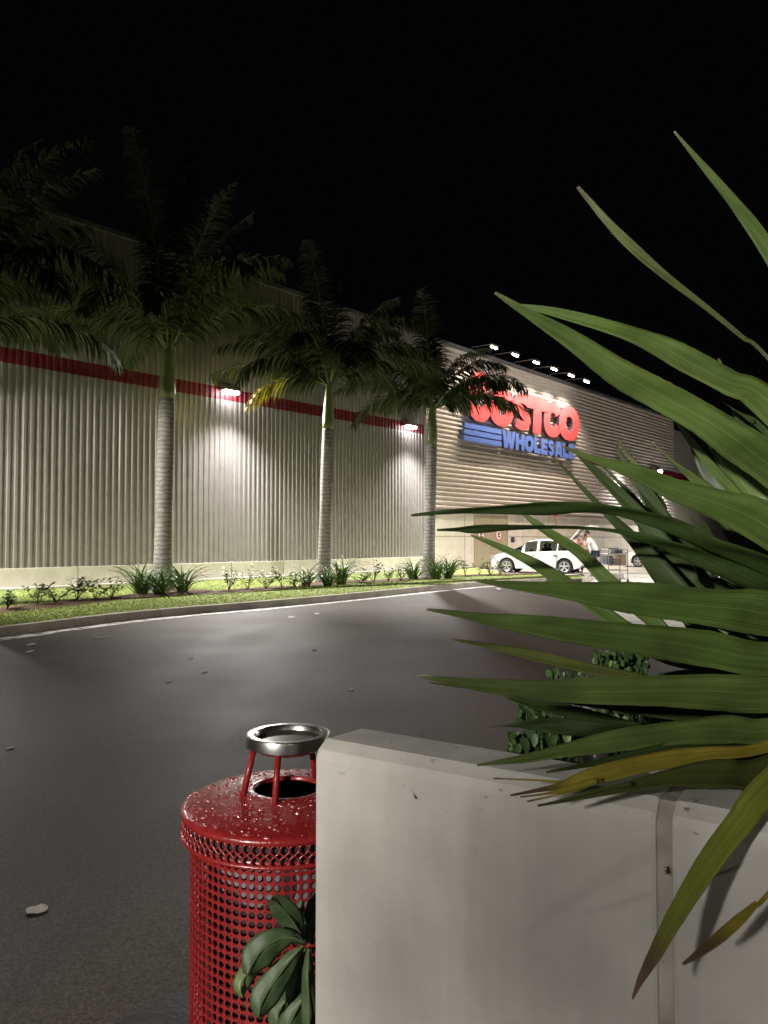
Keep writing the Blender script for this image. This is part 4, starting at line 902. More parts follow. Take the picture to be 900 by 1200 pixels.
def person(root, lean=.16, reach=.35, top='tshirt', bottom='jeans', sc=1.0, mask=True):
    """faces +x, feet at the origin"""
    lx = lean
    J = dict(pel=(0, 0, .96), sp=(lx * .45, 0, 1.16), ch=(lx * .9, 0, 1.36), nk=(lx * 1.15, 0, 1.51), hd0=(lx * 1.35, 0, 1.59), hd1=(lx * 1.5, 0, 1.70))
    v = [(J['pel'], (.155, .12)), (J['sp'], (.135, .105)), (J['ch'], (.165, .115)), (J['nk'], .055), (J['hd0'], (.075, .08)), (J['hd1'], (.08, .092))]
    e = [(0, 1), (1, 2), (2, 3), (3, 4), (4, 5)]
    arms = {}; legs = {}
    for s_ in (1, -1):
        sh = (J['ch'][0], s_ * .19, 1.42); el = (J['ch'][0] + .16, s_ * .24, 1.17); wr = (J['ch'][0] + .16 + reach * .7, s_ * .17, 1.14); hn = (wr[0] + .07, s_ * .15, 1.12)
        b0 = len(v); v += [(sh, .06), (el, .042), (wr, .029), (hn, (.038, .022))]; e += [(2, b0), (b0, b0 + 1), (b0 + 1, b0 + 2), (b0 + 2, b0 + 3)]
        for j in range(4):
            f = len(v); y = hn[1] + s_ * (-.028 + .019 * j); ln_ = (.075, .085, .08, .062)[j]
            v += [((hn[0] + .04, y, hn[2]), .010), ((hn[0] + .04 + ln_ * .55, y, hn[2] - .010), .009), ((hn[0] + .04 + ln_ * .9, y, hn[2] - .04), .007)]; e += [(b0 + 3, f), (f, f + 1), (f + 1, f + 2)]
        f = len(v); v += [((hn[0] + .005, hn[1] - s_ * .045, hn[2] - .005), .011), ((hn[0] + .04, hn[1] - s_ * .062, hn[2] - .02), .009)]; e += [(b0 + 3, f), (f, f + 1)]
        hp = (0, s_ * .09, .90); kn = (.04 + .06 * (s_ > 0), s_ * .11, .50); an = (-.02 + .16 * (s_ > 0), s_ * .12, .09); to = (an[0] + .16, s_ * .14, .04)
        l0 = len(v); v += [(hp, .085), (kn, .055), (an, .04), (to, (.04, .028))]; e += [(0, l0), (l0, l0 + 1), (l0 + 1, l0 + 2), (l0 + 2, l0 + 3)]
        arms[s_] = (sh, el); legs[s_] = (hp, kn, an)
    skin_mesh(v, e, 'body', 'skin', root, 1)
    # shirt
    v = [((J['pel'][0], 0, .90), (.20, .18)), ((J['sp'][0], 0, 1.14), (.195, .175)), (J['ch'], (.215, .175)), ((J['nk'][0] - .01, 0, 1.47), .075)]; e = [(0, 1), (1, 2), (2, 3)]
    for s_ in (1, -1):
        sh, el = arms[s_]; b0 = len(v); ml = tuple((a * .35 + b_ * .65) for a, b_ in zip(sh, el)); v += [(sh, .082), (ml, .068)]; e += [(2, b0), (b0, b0 + 1)]
    skin_mesh(v, e, 'shirt', top, root, 2)
    v = [((0, 0, .93), (.165, .13))]; e = []
    for s_ in (1, -1):
        hp, kn, an = legs[s_]; b0 = len(v); v += [(hp, .105), (kn, .078), ((an[0], an[1], .10), .062)]; e += [(0, b0), (b0, b0 + 1), (b0 + 1, b0 + 2)]
    skin_mesh(v, e, 'trousers', bottom, root, 2)
    hc = Vector(J['hd0']).lerp(Vector(J['hd1']), .62)
    hb_ = MB(); hb_.sphere((hc.x - .012, 0, hc.z + .035), .108, 14, 0, (1.05, .86, .95)); hb_.v = [(x, y, z) if not (x > hc.x + .055 and z < hc.z + .04) else (hc.x + .05, y, z) for x, y, z in hb_.v]; hb_.build('hair', 'hair', root, smooth=True)
    fc = MB()
    for s_ in (1, -1): fc.sphere((hc.x + .085, s_ * .032, hc.z + .005), .012, 8); 
    fc.build('eyes', 'black', root)
    er = MB()
    for s_ in (1, -1): er.sphere((hc.x - .005, s_ * .088, hc.z - .01), .028, 8, 0, (.8, .35, 1.1))
    er.sphere((hc.x + .10, 0, hc.z - .02), .018, 8, 0, (1, .8, 1.3)); er.build('ears_and_nose', 'skin', root, smooth=True)
    if mask: mk = MB(); mk.sphere((hc.x + .045, 0, hc.z - .055), .078, 12, 0, (.9, .9, .72)); mk.build('face_mask', 'mask', root, smooth=True)
    sh_ = MB()
    for s_ in (1, -1):
        an = legs[s_][2]; sh_.sphere((an[0] + .06, an[1], .045), .085, 10, 0, (1.75, .62, .55))
    sh_.build('shoes', 'box_b', root, smooth=True)
    root.scale = (sc, sc, sc)
mp_ = gp(698, 675.6, 0.009)
pr1 = eloc('person', mp_, math.radians(163), label='man in a white t-shirt, dark jeans and dark mask leaning to the open boot', cat='person')
person(pr1, .22, .35, sc=1.04)
mp2 = pt(680.5, 632, 33.9); mp2.z = .009
pr2 = eloc('person', mp2, math.radians(230), label='shorter person in a pink top standing behind the open tailgate', cat='person')
person(pr2, .10, .25, top='pink', sc=.97, mask=False)

# ------------------------------------------------------------------ shopping cart
cb = gp(720, 683.5, .009)
sc_ = eloc('shopping_cart', cb, math.radians(8), label='tall wire shopping cart loaded with goods standing behind the hatchback', cat='cart')
Wd, Hh, Dp = .68, 1.16, .60
f_ = MB()
for x in (-Wd / 2, Wd / 2):
    for y in (-Dp / 2, Dp / 2): f_.tube([(x, y, .14), (x, y, Hh)], .016, 6)
for z in (.16, .45, .62, 1.0, Hh):
    f_.tube([(-Wd / 2, -Dp / 2, z), (Wd / 2, -Dp / 2, z), (Wd / 2, Dp / 2, z), (-Wd / 2, Dp / 2, z), (-Wd / 2, -Dp / 2, z)], .014, 6)
f_.build('frame', 'wire', sc_)
w_ = MB()
for k in range(1, 12):
    x = -Wd / 2 + Wd * k / 12
    for y in (-Dp / 2, Dp / 2): w_.tube([(x, y, .62), (x, y, 1.0)], .004, 4)
    w_.tube([(x, -Dp / 2, .625), (x, Dp / 2, .625)], .004, 4); w_.tube([(x, -Dp / 2, .165), (x, Dp / 2, .165)], .004, 4); w_.tube([(x, -Dp / 2, 1.0), (x, Dp / 2, 1.0)], .004, 4)
for z in (.70, .78, .86, .93):
    for y in (-Dp / 2, Dp / 2): w_.tube([(-Wd / 2, y, z), (Wd / 2, y, z)], .004, 4)
w_.build('wire_basket', 'wire', sc_)
for x in (-Wd / 2, Wd / 2):
    for y in (-Dp / 2, Dp / 2):
        k_ = MB(); k_.tube([(x - .02, y, .065), (x + .02, y, .065)], .065, 14); k_.box((x, y, .12), (.05, .04, .06)); k_.build('caster', 'black', sc_)
h_ = MB(); h_.tube([(-Wd / 2, Dp / 2, Hh), (-Wd / 2, Dp / 2 + .12, Hh + .02), (Wd / 2, Dp / 2 + .12, Hh + .02), (Wd / 2, Dp / 2, Hh)], .018, 8); h_.build('handle', 'black', sc_)
def goods(lx, ly, lz, d, m, label, grp='goods in the shopping cart'):
    R = Matrix.Rotation(math.radians(8), 3, 'Z'); c = cb + R @ Vector((lx, ly, lz)); mb = MB(); mb.box((0, 0, d[2] / 2), d); mb.box((0, 0, d[2] + .001), (d[0] * .96, .03, .003), None, 1)
    o = mb.build('carton', [m, 'box_c'], bevel=.006); o.location = c; o.rotation_euler = (0, 0, math.radians(8)); tag(o, label, 'package', grp)
goods(-.24, 0, .635, (.20, .4, .30), 'box_b', 'dark package at the left of the cart basket')
goods(.0, -.04, .635, (.22, .4, .20), 'box_a', 'brown carton in the middle of the cart basket')
goods(.24, 0, .635, (.20, .42, .33), 'box_a', 'taller brown carton at the right of the cart basket')
goods(.02, .05, 1.012, (.10, .3, .15), 'box_b', 'narrow dark pack on the top shelf, left of two')
goods(.17, .05, 1.012, (.12, .3, .14), 'box_b', 'dark pack on the top shelf, middle')
goods(.30, .05, 1.012, (.09, .3, .15), 'box_c', 'white pack at the right end of the top shelf')
goods(0, 0, .175, (.5, .4, .16), 'box_c', 'flat pale package on the bottom rack of the cart')

# ------------------------------------------------------------------ foreground planter wall
ZW = 1.129
A1 = gp(368.5, 867.8, ZW); A2 = gp(900, 964, ZW); wd_ = (A2 - A1).normalized(); wn = Vector((wd_.y, -wd_.x, 0))   # wn towards the camera
if wn.y > 0: wn = -wn
B1 = gp(431, 850, ZW); thick = (B1 - A1).dot(-wn); endv = (B1 - A1)
def PW(s, n_, z): v = A1 + wd_ * s + wn * n_; v.z = z; return v
print('wall thick', thick, 'A1', A1, 'A2', A2, 'sk', endv.dot(wd_))
plr = empty('planter_wall', PW(0, 0, 0), 'thick pale concrete planter wall with a vertical joint in the foreground', 'planter')
sj0 = None
def s_at(px, py, n_=0.0):
    r = ray(px, py); k = (A1 + wn * n_).dot(wn) / r.dot(wn); q = r * k; return (Vector((q.x, q.y, 0)) - Vector((A1.x, A1.y, 0))).dot(wd_), EYE + q.z
sj0 = s_at(770, 1000)[0]; sj1 = s_at(786, 1000)[0]
sk = endv.dot(wd_)
def wall_piece(s0, s1, skew0, nf=0.0):
    mb = MB(); c = 0.028; ch2 = 0.012
    cols = []
    prof = [(nf, 0.0), (nf, ZW - .032), (nf - .006, ZW - .016), (nf - .026, ZW), (-thick + .02, ZW), (-thick, ZW - .02), (-thick, 0.0)]
    steps = 6
    vs = []
    for i in range(steps + 1):
        for (n_, z) in prof:
            k = (nf - n_) / (thick)
            s_ = s0 + (s1 - s0) * i / steps + (skew0 * k * (1 - i / steps))
            vs.append(PW(s_, n_, z))
    m_ = len(prof)
    mb.add(vs, [(i * m_ + k, (i + 1) * m_ + k, (i + 1) * m_ + k + 1, i * m_ + k + 1) for i in range(steps) for k in range(m_ - 1)] + [tuple(range(m_)), tuple(steps * m_ + k for k in range(m_))[::-1]])
    return mb
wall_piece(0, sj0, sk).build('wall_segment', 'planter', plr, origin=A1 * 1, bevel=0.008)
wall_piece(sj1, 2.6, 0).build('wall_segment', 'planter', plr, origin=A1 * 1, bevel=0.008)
mb = MB(); vs = [PW(sj0 - .002, -.006, 0), PW(sj1 + .002, -.006, 0), PW(sj1 + .002, -.006, ZW - .03), PW(sj0 - .002, -.006, ZW - .03), PW(sj0 - .002, -.03, ZW - .004), PW(sj1 + .002, -.03, ZW - .004), PW(sj1, -thick, ZW - .004), PW(sj0, -thick, ZW - .004)]
mb.add(vs, [(0, 1, 2, 3), (3, 2, 5, 4), (4, 5, 6, 7)]); mb.build('joint', 'planter_stain', plr, origin=A1 * 1)
# bed soil behind, low
bd = MB(); bd.slab([PW(.22, -thick - .002, 0), PW(2.5, -thick - .002, 0), PW(2.9, -1.2, 0), PW(1.0, -1.0, 0), PW(.42, -.55, 0)], 0.003, 0.98); tag(bd.build('planting_bed', 'soil'), kind='structure')
# pale edging stone seen through the leaves
ea = gp(664, 820, 1.08); eb = gp(778, 872, 1.08); t = (eb - ea); R = Matrix.Rotation(math.atan2(t.y, t.x), 3, 'Z')
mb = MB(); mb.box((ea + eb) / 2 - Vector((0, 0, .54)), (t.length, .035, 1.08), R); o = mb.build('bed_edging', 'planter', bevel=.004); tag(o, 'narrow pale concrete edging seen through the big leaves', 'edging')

# ------------------------------------------------------------------ big strap leaved plant
PC = pt(1135, 765, 1.28)
BP = empty('giant_strap_plant', Vector((PC.x, PC.y, 0.98)), 'huge plant with long arching green strap leaves spilling over the concrete planter', 'plant')
def catmull(P, n):
    out = []
    for i in range(len(P) - 1):
        a = P[max(i - 1, 0)]; b_ = P[i]; c = P[i + 1]; d = P[min(i + 2, len(P) - 1)]
        for k in range(n):
            t = k / n; out.append(tuple(0.5 * ((2 * b_[q]) + (c[q] - a[q]) * t + (2 * a[q] - 5 * b_[q] + 4 * c[q] - d[q]) * t * t + (3 * b_[q] - a[q] - 3 * c[q] + d[q]) * t ** 3) for q in range(len(b_))))
    out.append(tuple(P[-1])); return out
def strap(pts, dt, db, roll, m, base=None, seed=0, fray=False, label=None, fold=.16):
    """pts: (px,py,width px) tip..frame edge, dt/db depth at the tip / base"""
    rng = random.Random(seed * 7 + 1)
    bx, by = base if base else (1135 + rng.uniform(-20, 20), 765 + rng.uniform(-25, 25))
    P = [tuple(p) for p in pts]; l = P[-1]; k0 = P[-2]
    if base is not False:
        sx = l[0] - k0[0]; sy = l[1] - k0[1]; nn = math.hypot(sx, sy); dist = math.hypot(bx - l[0], by - l[1])
        P.append((l[0] * .5 + bx * .5 + sx / nn * dist * .12, l[1] * .5 + by * .5 + sy / nn * dist * .12, l[2] * 1.02)); P.append((bx, by, l[2] * .8))
    cum = [0]
    for a, b_ in zip(P[:-1], P[1:]): cum.append(cum[-1] + math.hypot(b_[0] - a[0], b_[1] - a[1]))
    Q = [(p[0], p[1], max(p[2], 1.5), dt + (db - dt) * (c / cum[-1]) ** 1.15) for p, c in zip(P, cum)]
    Q = catmull(Q, 7)
    C3 = [pt(q[0], q[1], q[3]) for q in Q]; n = len(Q)
    vs = []; uvs = []; cols = 7
    cs = [0]
    for a, b_ in zip(C3[:-1], C3[1:]): cs.append(cs[-1] + (b_ - a).length)
    for i, (q, c) in enumerate(zip(Q, C3)):
        t = (C3[min(i + 1, n - 1)] - C3[max(i - 1, 0)]).normalized(); vd = (c - Vector((0, 0, EYE))).normalized()
        w = vd.cross(t).normalized(); nm = t.cross(w).normalized()
        if nm.dot(vd) > 0: nm = -nm
        r = math.radians(roll + 6 * math.sin(i * .23 + seed)); wdv = w * math.cos(r) + nm * math.sin(r); nm2 = nm * math.cos(r) - w * math.sin(r)
        half = max(q[2], 1.2) * q[3] / FPX / 2 / max(.45, math.cos(r))
        for k in range(cols):
            u = -1 + 2 * k / (cols - 1); f = fold * (abs(u) ** 1.3); wav = .006 * half / .03 * math.sin(i * .31 + seed * 2 + u * 2.0)
            edge = 1 + min(1, q[2] / 14) ** 2 * .035 * noise.noise(Vector((i * .9, seed, u * 4))) + min(1, q[2] / 14) ** 2 * .03 * noise.noise(Vector((i * 2.7, seed + 9, u * 7)))
            vs.append(c + wdv * half * u * edge + nm2 * (half * f - half * fold * .5 + wav)); uvs.append((k / (cols - 1), 1 - cs[i] / cs[-1]))
    mb = MB(); o0 = (n * cols)
    th = .0011
    fs = [(i * cols + k, i * cols + k + 1, (i + 1) * cols + k + 1, (i + 1) * cols + k) for i in range(n - 1) for k in range(cols - 1)]
    mb.v = [tuple(v) for v in vs]; mb.f = fs; mb.m = [0] * len(fs); mb.uv = uvs
    o = mb.build('leaf', m, BP, smooth=True, origin=Vector((PC.x, PC.y, .98)))
    sd_ = o.modifiers.new('thick', 'SOLIDIFY'); sd_.thickness = .0016; sd_.offset = 0
    if label: o['label'] = label
    return o
LV = [
 ([(790,154,2),(812,180,5),(835,207,9),(860,237,12),(885,270,16),(912,312,19),(960,392,22)], 1.15, 1.24, 8, 'lf_green'),
 ([(677,219,3),(690,234,6),(712,260,9),(745,293,11),(782,325,9),(830,362,6),(870,395,5),(905,425,4)], 1.35, 1.28, 10, 'lf_olive'),
 ([(580,343,3),(596,353,7),(625,371,12),(672,400,24),(727,438,32),(775,464,35),(818,488,38),(860,516,42),(905,548,44)], 1.18, 1.28, 12, 'lf_green'),
 ([(600,357,3),(650,366,10),(722,386,18),(770,404,23),(810,425,28),(855,449,31),(905,478,33)], 1.38, 1.30, 28, 'lf_green'),
 ([(660,523,2),(693,537,8),(729,548,15),(760,560,20),(790,574,27),(845,593,36),(905,620,48)], 1.16, 1.28, 14, 'lf_green'),
 ([(482,604,2),(520,600,5),(560,598,8),(636,595.5,13),(694,595,11),(740,602,14),(793,618,17),(829,636,19),(905,664,24)], 1.20, 1.28, -35, 'lf_dark'),
 ([(512,621,2),(535,620.5,5),(556,620,8),(600,618,6),(666,618,4),(723,622.5,4),(760,632,12),(800,645,18),(850,664,22),(905,688,26)], 1.26, 1.30, -38, 'lf_dark'),
 ([(552,627,2),(584,640,7),(622,658,12),(657,680,16),(700,712,18),(735,738,18),(800,775,16)], 1.50, 1.38, 10, 'lf_green'),
 ([(610,600,3),(636,619,9),(680,648,14),(712,680,17),(760,722,18),(820,765,18)], 1.52, 1.40, -12, 'lf_green'),
 ([(555,680,2),(585,684,7),(620,688,13),(713,698,32),(760,703,38),(807,709,43),(855,715,47),(905,721,50)], 1.08, 1.28, 15, 'lf_green'),
 ([(500,714,2),(535,719,7),(573,726,14),(620,732,22),(667,739,29),(760,751,37),(830,761,40),(905,773,41)], 1.08, 1.28, 12, 'lf_green'),
 ([(530,749,2),(573,757,7),(620,767,11),(667,778,13),(741,795,15),(820,812,15)], 1.32, 1.30, 25, 'lf_olive'),
 ([(489,793,2),(530,798,8),(573,804,16),(620,807,21),(667,810,26),(760,810,36),(830,811,41),(905,812,44)], 1.06, 1.26, 10, 'lf_light'),
 ([(590,815,3),(625,825,10),(660,832,15),(700,842,14),(746,852,10),(800,866,12)], 1.36, 1.34, 20, 'lf_dark'),
 ([(572,853,1.5),(592,850,3),(615,849,9),(643,850,17),(680,853,19),(715,855,15),(745,854,9),(800,850,8)], 1.30, 1.32, -10, 'lf_dark'),
 ([(559,897,2),(585,893,5),(620,888,10),(665,879,17),(713,870,22),(760,863,26),(807,858,29),(855,855,29),(905,855,28)], 1.13, 1.26, 22, 'lf_light'),
 ([(598,932,2),(630,926,4),(657,921,9),(690,911,17),(725,902,20),(760,894,20),(795,888,18),(830,883,15),(905,873,13)], 1.06, 1.24, 18, 'lf_yellow'),
 ([(630,944,2),(670,937,4),(711,928,7),(745,920,12),(780,913,19),(815,909,25),(850,907,32),(905,905,40)], 1.03, 1.22, 24, 'lf_olive'),
 ([(741,1171,2),(752,1146,8),(768,1117,14),(788,1080,19),(812,1040,22),(840,998,26),(868,962,29),(905,918,31)], .90, 1.18, 8, 'lf_hang'),
 ([(800,1130,2),(818,1118,7),(840,1101,12),(862,1082,11),(885,1060,6),(905,1042,5)], .88, 1.15, 20, 'lf_yellow'),
 ([(790,491,2),(806,512,7),(828,540,10),(852,568,12),(880,598,14),(905,622,15)], 1.40, 1.32, 10, 'lf_green'),
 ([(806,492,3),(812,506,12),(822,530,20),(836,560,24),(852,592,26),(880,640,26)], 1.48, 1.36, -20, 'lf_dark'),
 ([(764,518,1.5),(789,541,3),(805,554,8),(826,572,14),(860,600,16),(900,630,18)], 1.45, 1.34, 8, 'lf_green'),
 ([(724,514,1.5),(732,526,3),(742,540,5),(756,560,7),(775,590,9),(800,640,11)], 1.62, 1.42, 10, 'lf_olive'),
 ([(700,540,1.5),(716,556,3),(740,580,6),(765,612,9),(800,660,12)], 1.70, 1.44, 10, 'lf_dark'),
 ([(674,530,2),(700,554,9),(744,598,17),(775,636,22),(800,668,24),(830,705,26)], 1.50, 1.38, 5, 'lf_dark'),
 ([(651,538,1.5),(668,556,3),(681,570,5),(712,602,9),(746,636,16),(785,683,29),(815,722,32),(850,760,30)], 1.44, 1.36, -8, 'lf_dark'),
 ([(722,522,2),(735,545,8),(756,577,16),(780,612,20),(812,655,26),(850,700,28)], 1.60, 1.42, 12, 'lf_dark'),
 ([(745,596,3),(765,630,26),(790,662,36),(820,690,40),(860,722,40)], 1.66, 1.46, 12, 'lf_dark'),
 ([(838,462,2),(856,474,6),(880,490,9),(905,510,12)], 1.42, 1.34, 20, 'lf_dark'),
 ([(820,470,2),(836,500,16),(856,540,30),(880,580,36),(905,612,38)], 1.42, 1.34, 10, 'lf_green'),
 ([(842,420,2),(862,470,12),(884,520,22),(905,560,28)], 1.50, 1.36, -10, 'lf_dark'),
 ([(600,806,2),(650,818,8),(720,826,14),(800,834,20),(900,838,24)], 1.22, 1.28, 30, 'lf_dark'),
 ([(640,905,2),(690,896,6),(750,884,10),(820,876,20),(905,880,30)], 1.12, 1.26, 35, 'lf_dark'),
]
for i, (p_, dt_, db_, rl, m_) in enumerate(LV):
    strap(p_, dt_, db_, rl, m_, seed=i + 1, label={16: 'yellowed leaf with a split brown tip', 18: 'hanging yellow green leaf with a brown tip'}.get(i))
# frayed brown tip slivers
for i, (p_, d_) in enumerate([([(610,934,1),(640,930,2),(664,925,5),(700,915,6)], 1.05), ([(618,939,1),(650,932,2),(672,926,4),(705,914,5)], 1.055), ([(578,912,1),(620,914,2),(668,916,3),(705,912,5)], 1.08), ([(636,943,1),(665,935,2),(705,925,4),(740,918,5)], 1.035), ([(503,800,1),(530,803,3),(560,806,6),(600,808,8)], 1.07)]):
    o = strap(p_, d_, d_ + .02, 10, 'lf_yellow' if i < 3 else 'lf_olive', base=False, seed=70 + i)
# inner leaves filling the heart of the rosette
rng = random.Random(21)
for i in range(46):
    tx_ = rng.uniform(800, 900); ty_ = rng.uniform(520, 850)
    if i >= 30: tx_ = rng.uniform(845, 930); ty_ = rng.uniform(430, 560)
    bx, by = 1135 + rng.uniform(-30, 30), 775 + rng.uniform(-30, 30)
    w0 = rng.uniform(16, 30); mx_, my_ = (tx_ * .55 + bx * .45), (ty_ * .55 + by * .45 - rng.uniform(10, 40))
    d_ = rng.uniform(1.45, 1.85)
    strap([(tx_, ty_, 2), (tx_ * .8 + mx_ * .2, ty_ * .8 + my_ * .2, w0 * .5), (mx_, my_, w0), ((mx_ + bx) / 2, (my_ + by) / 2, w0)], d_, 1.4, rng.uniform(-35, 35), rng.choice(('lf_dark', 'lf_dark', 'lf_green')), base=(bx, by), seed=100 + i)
for i in range(16):   # short low shaded ones towards the bed
    tx_ = rng.uniform(715, 830); ty_ = rng.uniform(775, 860); bx, by = 1120, 800; mx_, my_ = tx_ * .6 + bx * .4, ty_ * .6 + by * .4 - 8; w0 = rng.uniform(14, 24)
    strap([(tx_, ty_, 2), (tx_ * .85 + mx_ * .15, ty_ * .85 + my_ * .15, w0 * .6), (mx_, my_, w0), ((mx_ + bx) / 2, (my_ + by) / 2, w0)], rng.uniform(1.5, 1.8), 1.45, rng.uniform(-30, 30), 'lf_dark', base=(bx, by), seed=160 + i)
# short woody stem of the plant
mb = MB(); mb.tube([Vector((PC.x, PC.y, .9)), Vector((PC.x, PC.y, 1.05)), PC + Vector((0, 0, .03))], [.07, .06, .05], 10); mb.build('stem', 'mulch', BP, origin=Vector((PC.x, PC.y, .98)))
# fan leaved seedling behind (thin dark fingers)
fanb = pt(842, 655, 2.2)
mb = MB(); frb = Vector((fanb.x, fanb.y, .98))
ctr = pt(838, 632, 2.2)
for k in range(10):
    a = math.radians(120 + k * 13); tip = pt(842 + 50 * math.cos(a), 632 - 40 * math.sin(a) * .9, 2.15 + .02 * k); dv = tip - ctr; sd = dv.cross(Vector((0, 1, 0))).normalized() * .0055
    mb.add([ctr, ctr + dv * .5 + sd, tip, ctr + dv * .5 - sd], [(0, 1, 2, 3)])
mb.tube([frb, ctr], .006, 6)
o = mb.build('fan_seedling', 'frond', origin=frb); tag(o, 'small dark fan leaved seedling in the gap behind the big leaves', 'plant')

# ------------------------------------------------------------------ weeds behind the wall
def weed(pxc, pyc, Y, wpx, hpx, n, ls, seed, label, bright=0):
    n = int(n * 1.9); ls = ls * .66; bright = bright * 2
    rng = random.Random(seed); c = pt(pxc, pyc, Y); base = Vector((c.x, c.y, .0 if Y > 2 else .95)); e = empty('leafy_weed', base, label, 'plant', 'round leaved weeds behind the planter wall')
    st = MB(); lv = MB(); lb = MB()
    for k in range(n):
        q = pt(pxc + rng.uniform(-1, 1) * wpx, pyc + rng.uniform(-1, 1) * hpx * 1.0, Y + rng.uniform(-.12, .12))
        if k % 4 == 0: st.tube([Vector((base.x + (q.x - base.x) * .4, base.y + (q.y - base.y) * .4, q.z - .25)), q], .0025, 4)
        r = ls * rng.uniform(.45, 1.35); nm = Vector((rng.uniform(-.7, .5), -rng.uniform(.3, 1), rng.uniform(.2, 1))).normalized(); a = nm.cross(Vector((0, 0, 1))).normalized(); b_ = nm.cross(a)
        K = 10; vs = [q + a * r * .66 * math.cos(2 * PI * j / K) + b_ * r * (math.sin(2 * PI * j / K) * (1.35 if math.sin(2 * PI * j / K) > .9 else .95)) + nm * r * .15 * abs(math.cos(2 * PI * j / K)) for j in range(K)] + [q]
        (lb if k < bright else lv).add(vs, [(j, (j + 1) % K, K) for j in range(K)])
    st.tube([base, Vector((base.x, base.y, c.z - .05))], .006, 6)
    st.build('stem', 'weed', e, origin=base); lv.build('foliage', 'weed', e, smooth=True, origin=base)
    if bright: lb.build('new_leaves', 'weed_bright', e, smooth=True, origin=base)
weed(640, 872, 1.55, 42, 12, 110, .016, 1, 'low round leaved weed right behind the concrete wall top', bright=14)
weed(728, 775, 2.35, 32, 11, 110, .018, 2, 'round leaved weed mound seen between two big leaves beyond the planter', bright=6)
weed(625, 838, 1.65, 18, 10, 40, .013, 3, 'small weed sprig between the dark leaves above the wall', bright=4)
weed(760, 840, 1.75, 60, 26, 150, .018, 4, 'shaded weed under the big leaves at right')
weed(668, 800, 1.9, 26, 16, 30, .014, 5, 'few weed leaves poking out over the big leaf in the middle')

# ------------------------------------------------------------------ litter receptacle
RC = pt(337, 935, 2.15); zl = RC.z; RC.z = 0
print('lid z', zl)
tc_ = eloc('trash_can', RC, 0, label='red perforated round litter bin with a steel ashtray on top beside the planter', cat='trash can')
Rb = .263; NC = 76; rows = 26; zt_ = zl - .075; zb0 = .12; dz = (zt_ - zb0) / rows
mb = MB(); vs = []; fs = []
hr = .40
K = 12
for r_ in range(rows):
    for c in range(NC):
        a0 = 2 * PI * c / NC; da = 2 * PI / NC; o = len(vs)
        zc_ = zb0 + dz * (r_ + .5)
        def cyl(u, v): ang = a0 + da * (u + .5); return (Rb * math.cos(ang), Rb * math.sin(ang), zc_ + v * dz)
        for j in range(K):
            an = 2 * PI * j / K + PI / 4 * 0; c_, s_ = math.cos(an), math.sin(an); mxx = max(abs(c_), abs(s_)); vs.append(cyl(.5 * c_ / mxx, .5 * s_ / mxx))
        for j in range(K):
            an = 2 * PI * j / K; vs.append(cyl(hr * math.cos(an), hr * math.sin(an)))
        fs += [(o + j, o + (j + 1) % K, o + K + (j + 1) % K, o + K + j) for j in range(K)]
        # corner fill: the outer ring skips the square's corners
        for q in (1, 4, 7, 10):
            pass
mb.v = vs; mb.f = fs; mb.m = [0] * len(fs)
# corners
vs2 = []; fs2 = []
for r_ in range(rows):
    for c in range(NC):
        a0 = 2 * PI * c / NC; da = 2 * PI / NC; zc_ = zb0 + dz * (r_ + .5)
        def cyl(u, v): ang = a0 + da * (u + .5); return (Rb * math.cos(ang), Rb * math.sin(ang), zc_ + v * dz)
        k3 = .5 * math.tan(PI / 6)
        for sx, sy in ((1, 1), (1, -1), (-1, -1), (-1, 1)):
            o = len(vs2); vs2 += [cyl(.5 * sx, .5 * sy), cyl(.5 * sx, k3 * sy), cyl(k3 * sx, .5 * sy)]; fs2.append((o, o + 1, o + 2))
mb.add(vs2, fs2)
shell = mb.build('perforated_shell', 'red_coat', tc_)
wm = shell.modifiers.new('weld', 'WELD'); wm.merge_threshold = .0002
so = shell.modifiers.new('thick', 'SOLIDIFY'); so.thickness = .0035; so.offset = -1
bv = shell.modifiers.new('round', 'BEVEL'); bv.width = .0008; bv.segments = 1; bv.angle_limit = math.radians(50)
# base, top ring
mb = MB(); mb.lathe((0, 0, 0), [(.24, .0), (.275, .01), (.28, .06), (.272, .122), (.262, .122), (.262, .02), (0.01, .02)], 64); mb.build('base_ring', 'red_coat', tc_, smooth=True)
# vertical stitched ribs on the shell edges
# lid: top disc with hole, cone
zo = zl
mb = MB(); prof = [(.0925, zo + .020), (.0925, zo + .030), (.0985, zo + .032), (.11, zo + .028), (.20, zo + .014), (.275, zo - .002), (.288, zo - .008), (.289, zo - .016), (.288, zo - .018), (.2, zo + .004), (.0925, zo + .020)]
mb.lathe((0, 0, 0), prof, 96); lid = mb.build('lid', 'red_coat', tc_, smooth=True)
# expanded metal band: crossing strands
bandh = .055; zb1 = zo - .018 - bandh
mb = MB(); ND = 77
def bandpt(u, v): a = 2 * PI * u / ND; return Vector((.284 * math.cos(a), .284 * math.sin(a), zb1 + v * bandh))
for c in range(ND):
    for sgn in (1, -1):
        pts = []
        for k in range(9):
            v = k / 8; ph = c + sgn * (v * 2.0) + .16 * math.sin(v * 4 * PI) * sgn
            pts.append(bandpt(ph, v))
        mb.tube(pts, .0026, 5)
ring = [bandpt(u * ND / 72, 0) for u in range(73)]; mb.tube(ring, .006, 8, cap=False)
ring = [bandpt(u * ND / 72, 1) for u in range(73)]; mb.tube(ring, .0045, 8, cap=False)
mb.build('diamond_mesh_band', 'red_coat', tc_, smooth=True)
mb = MB(); mb.lathe((0, 0, 0), [(.275, zb1 + bandh), (.275, zb1)], 72); mb.build('band_backing', 'inside', tc_, smooth=True)
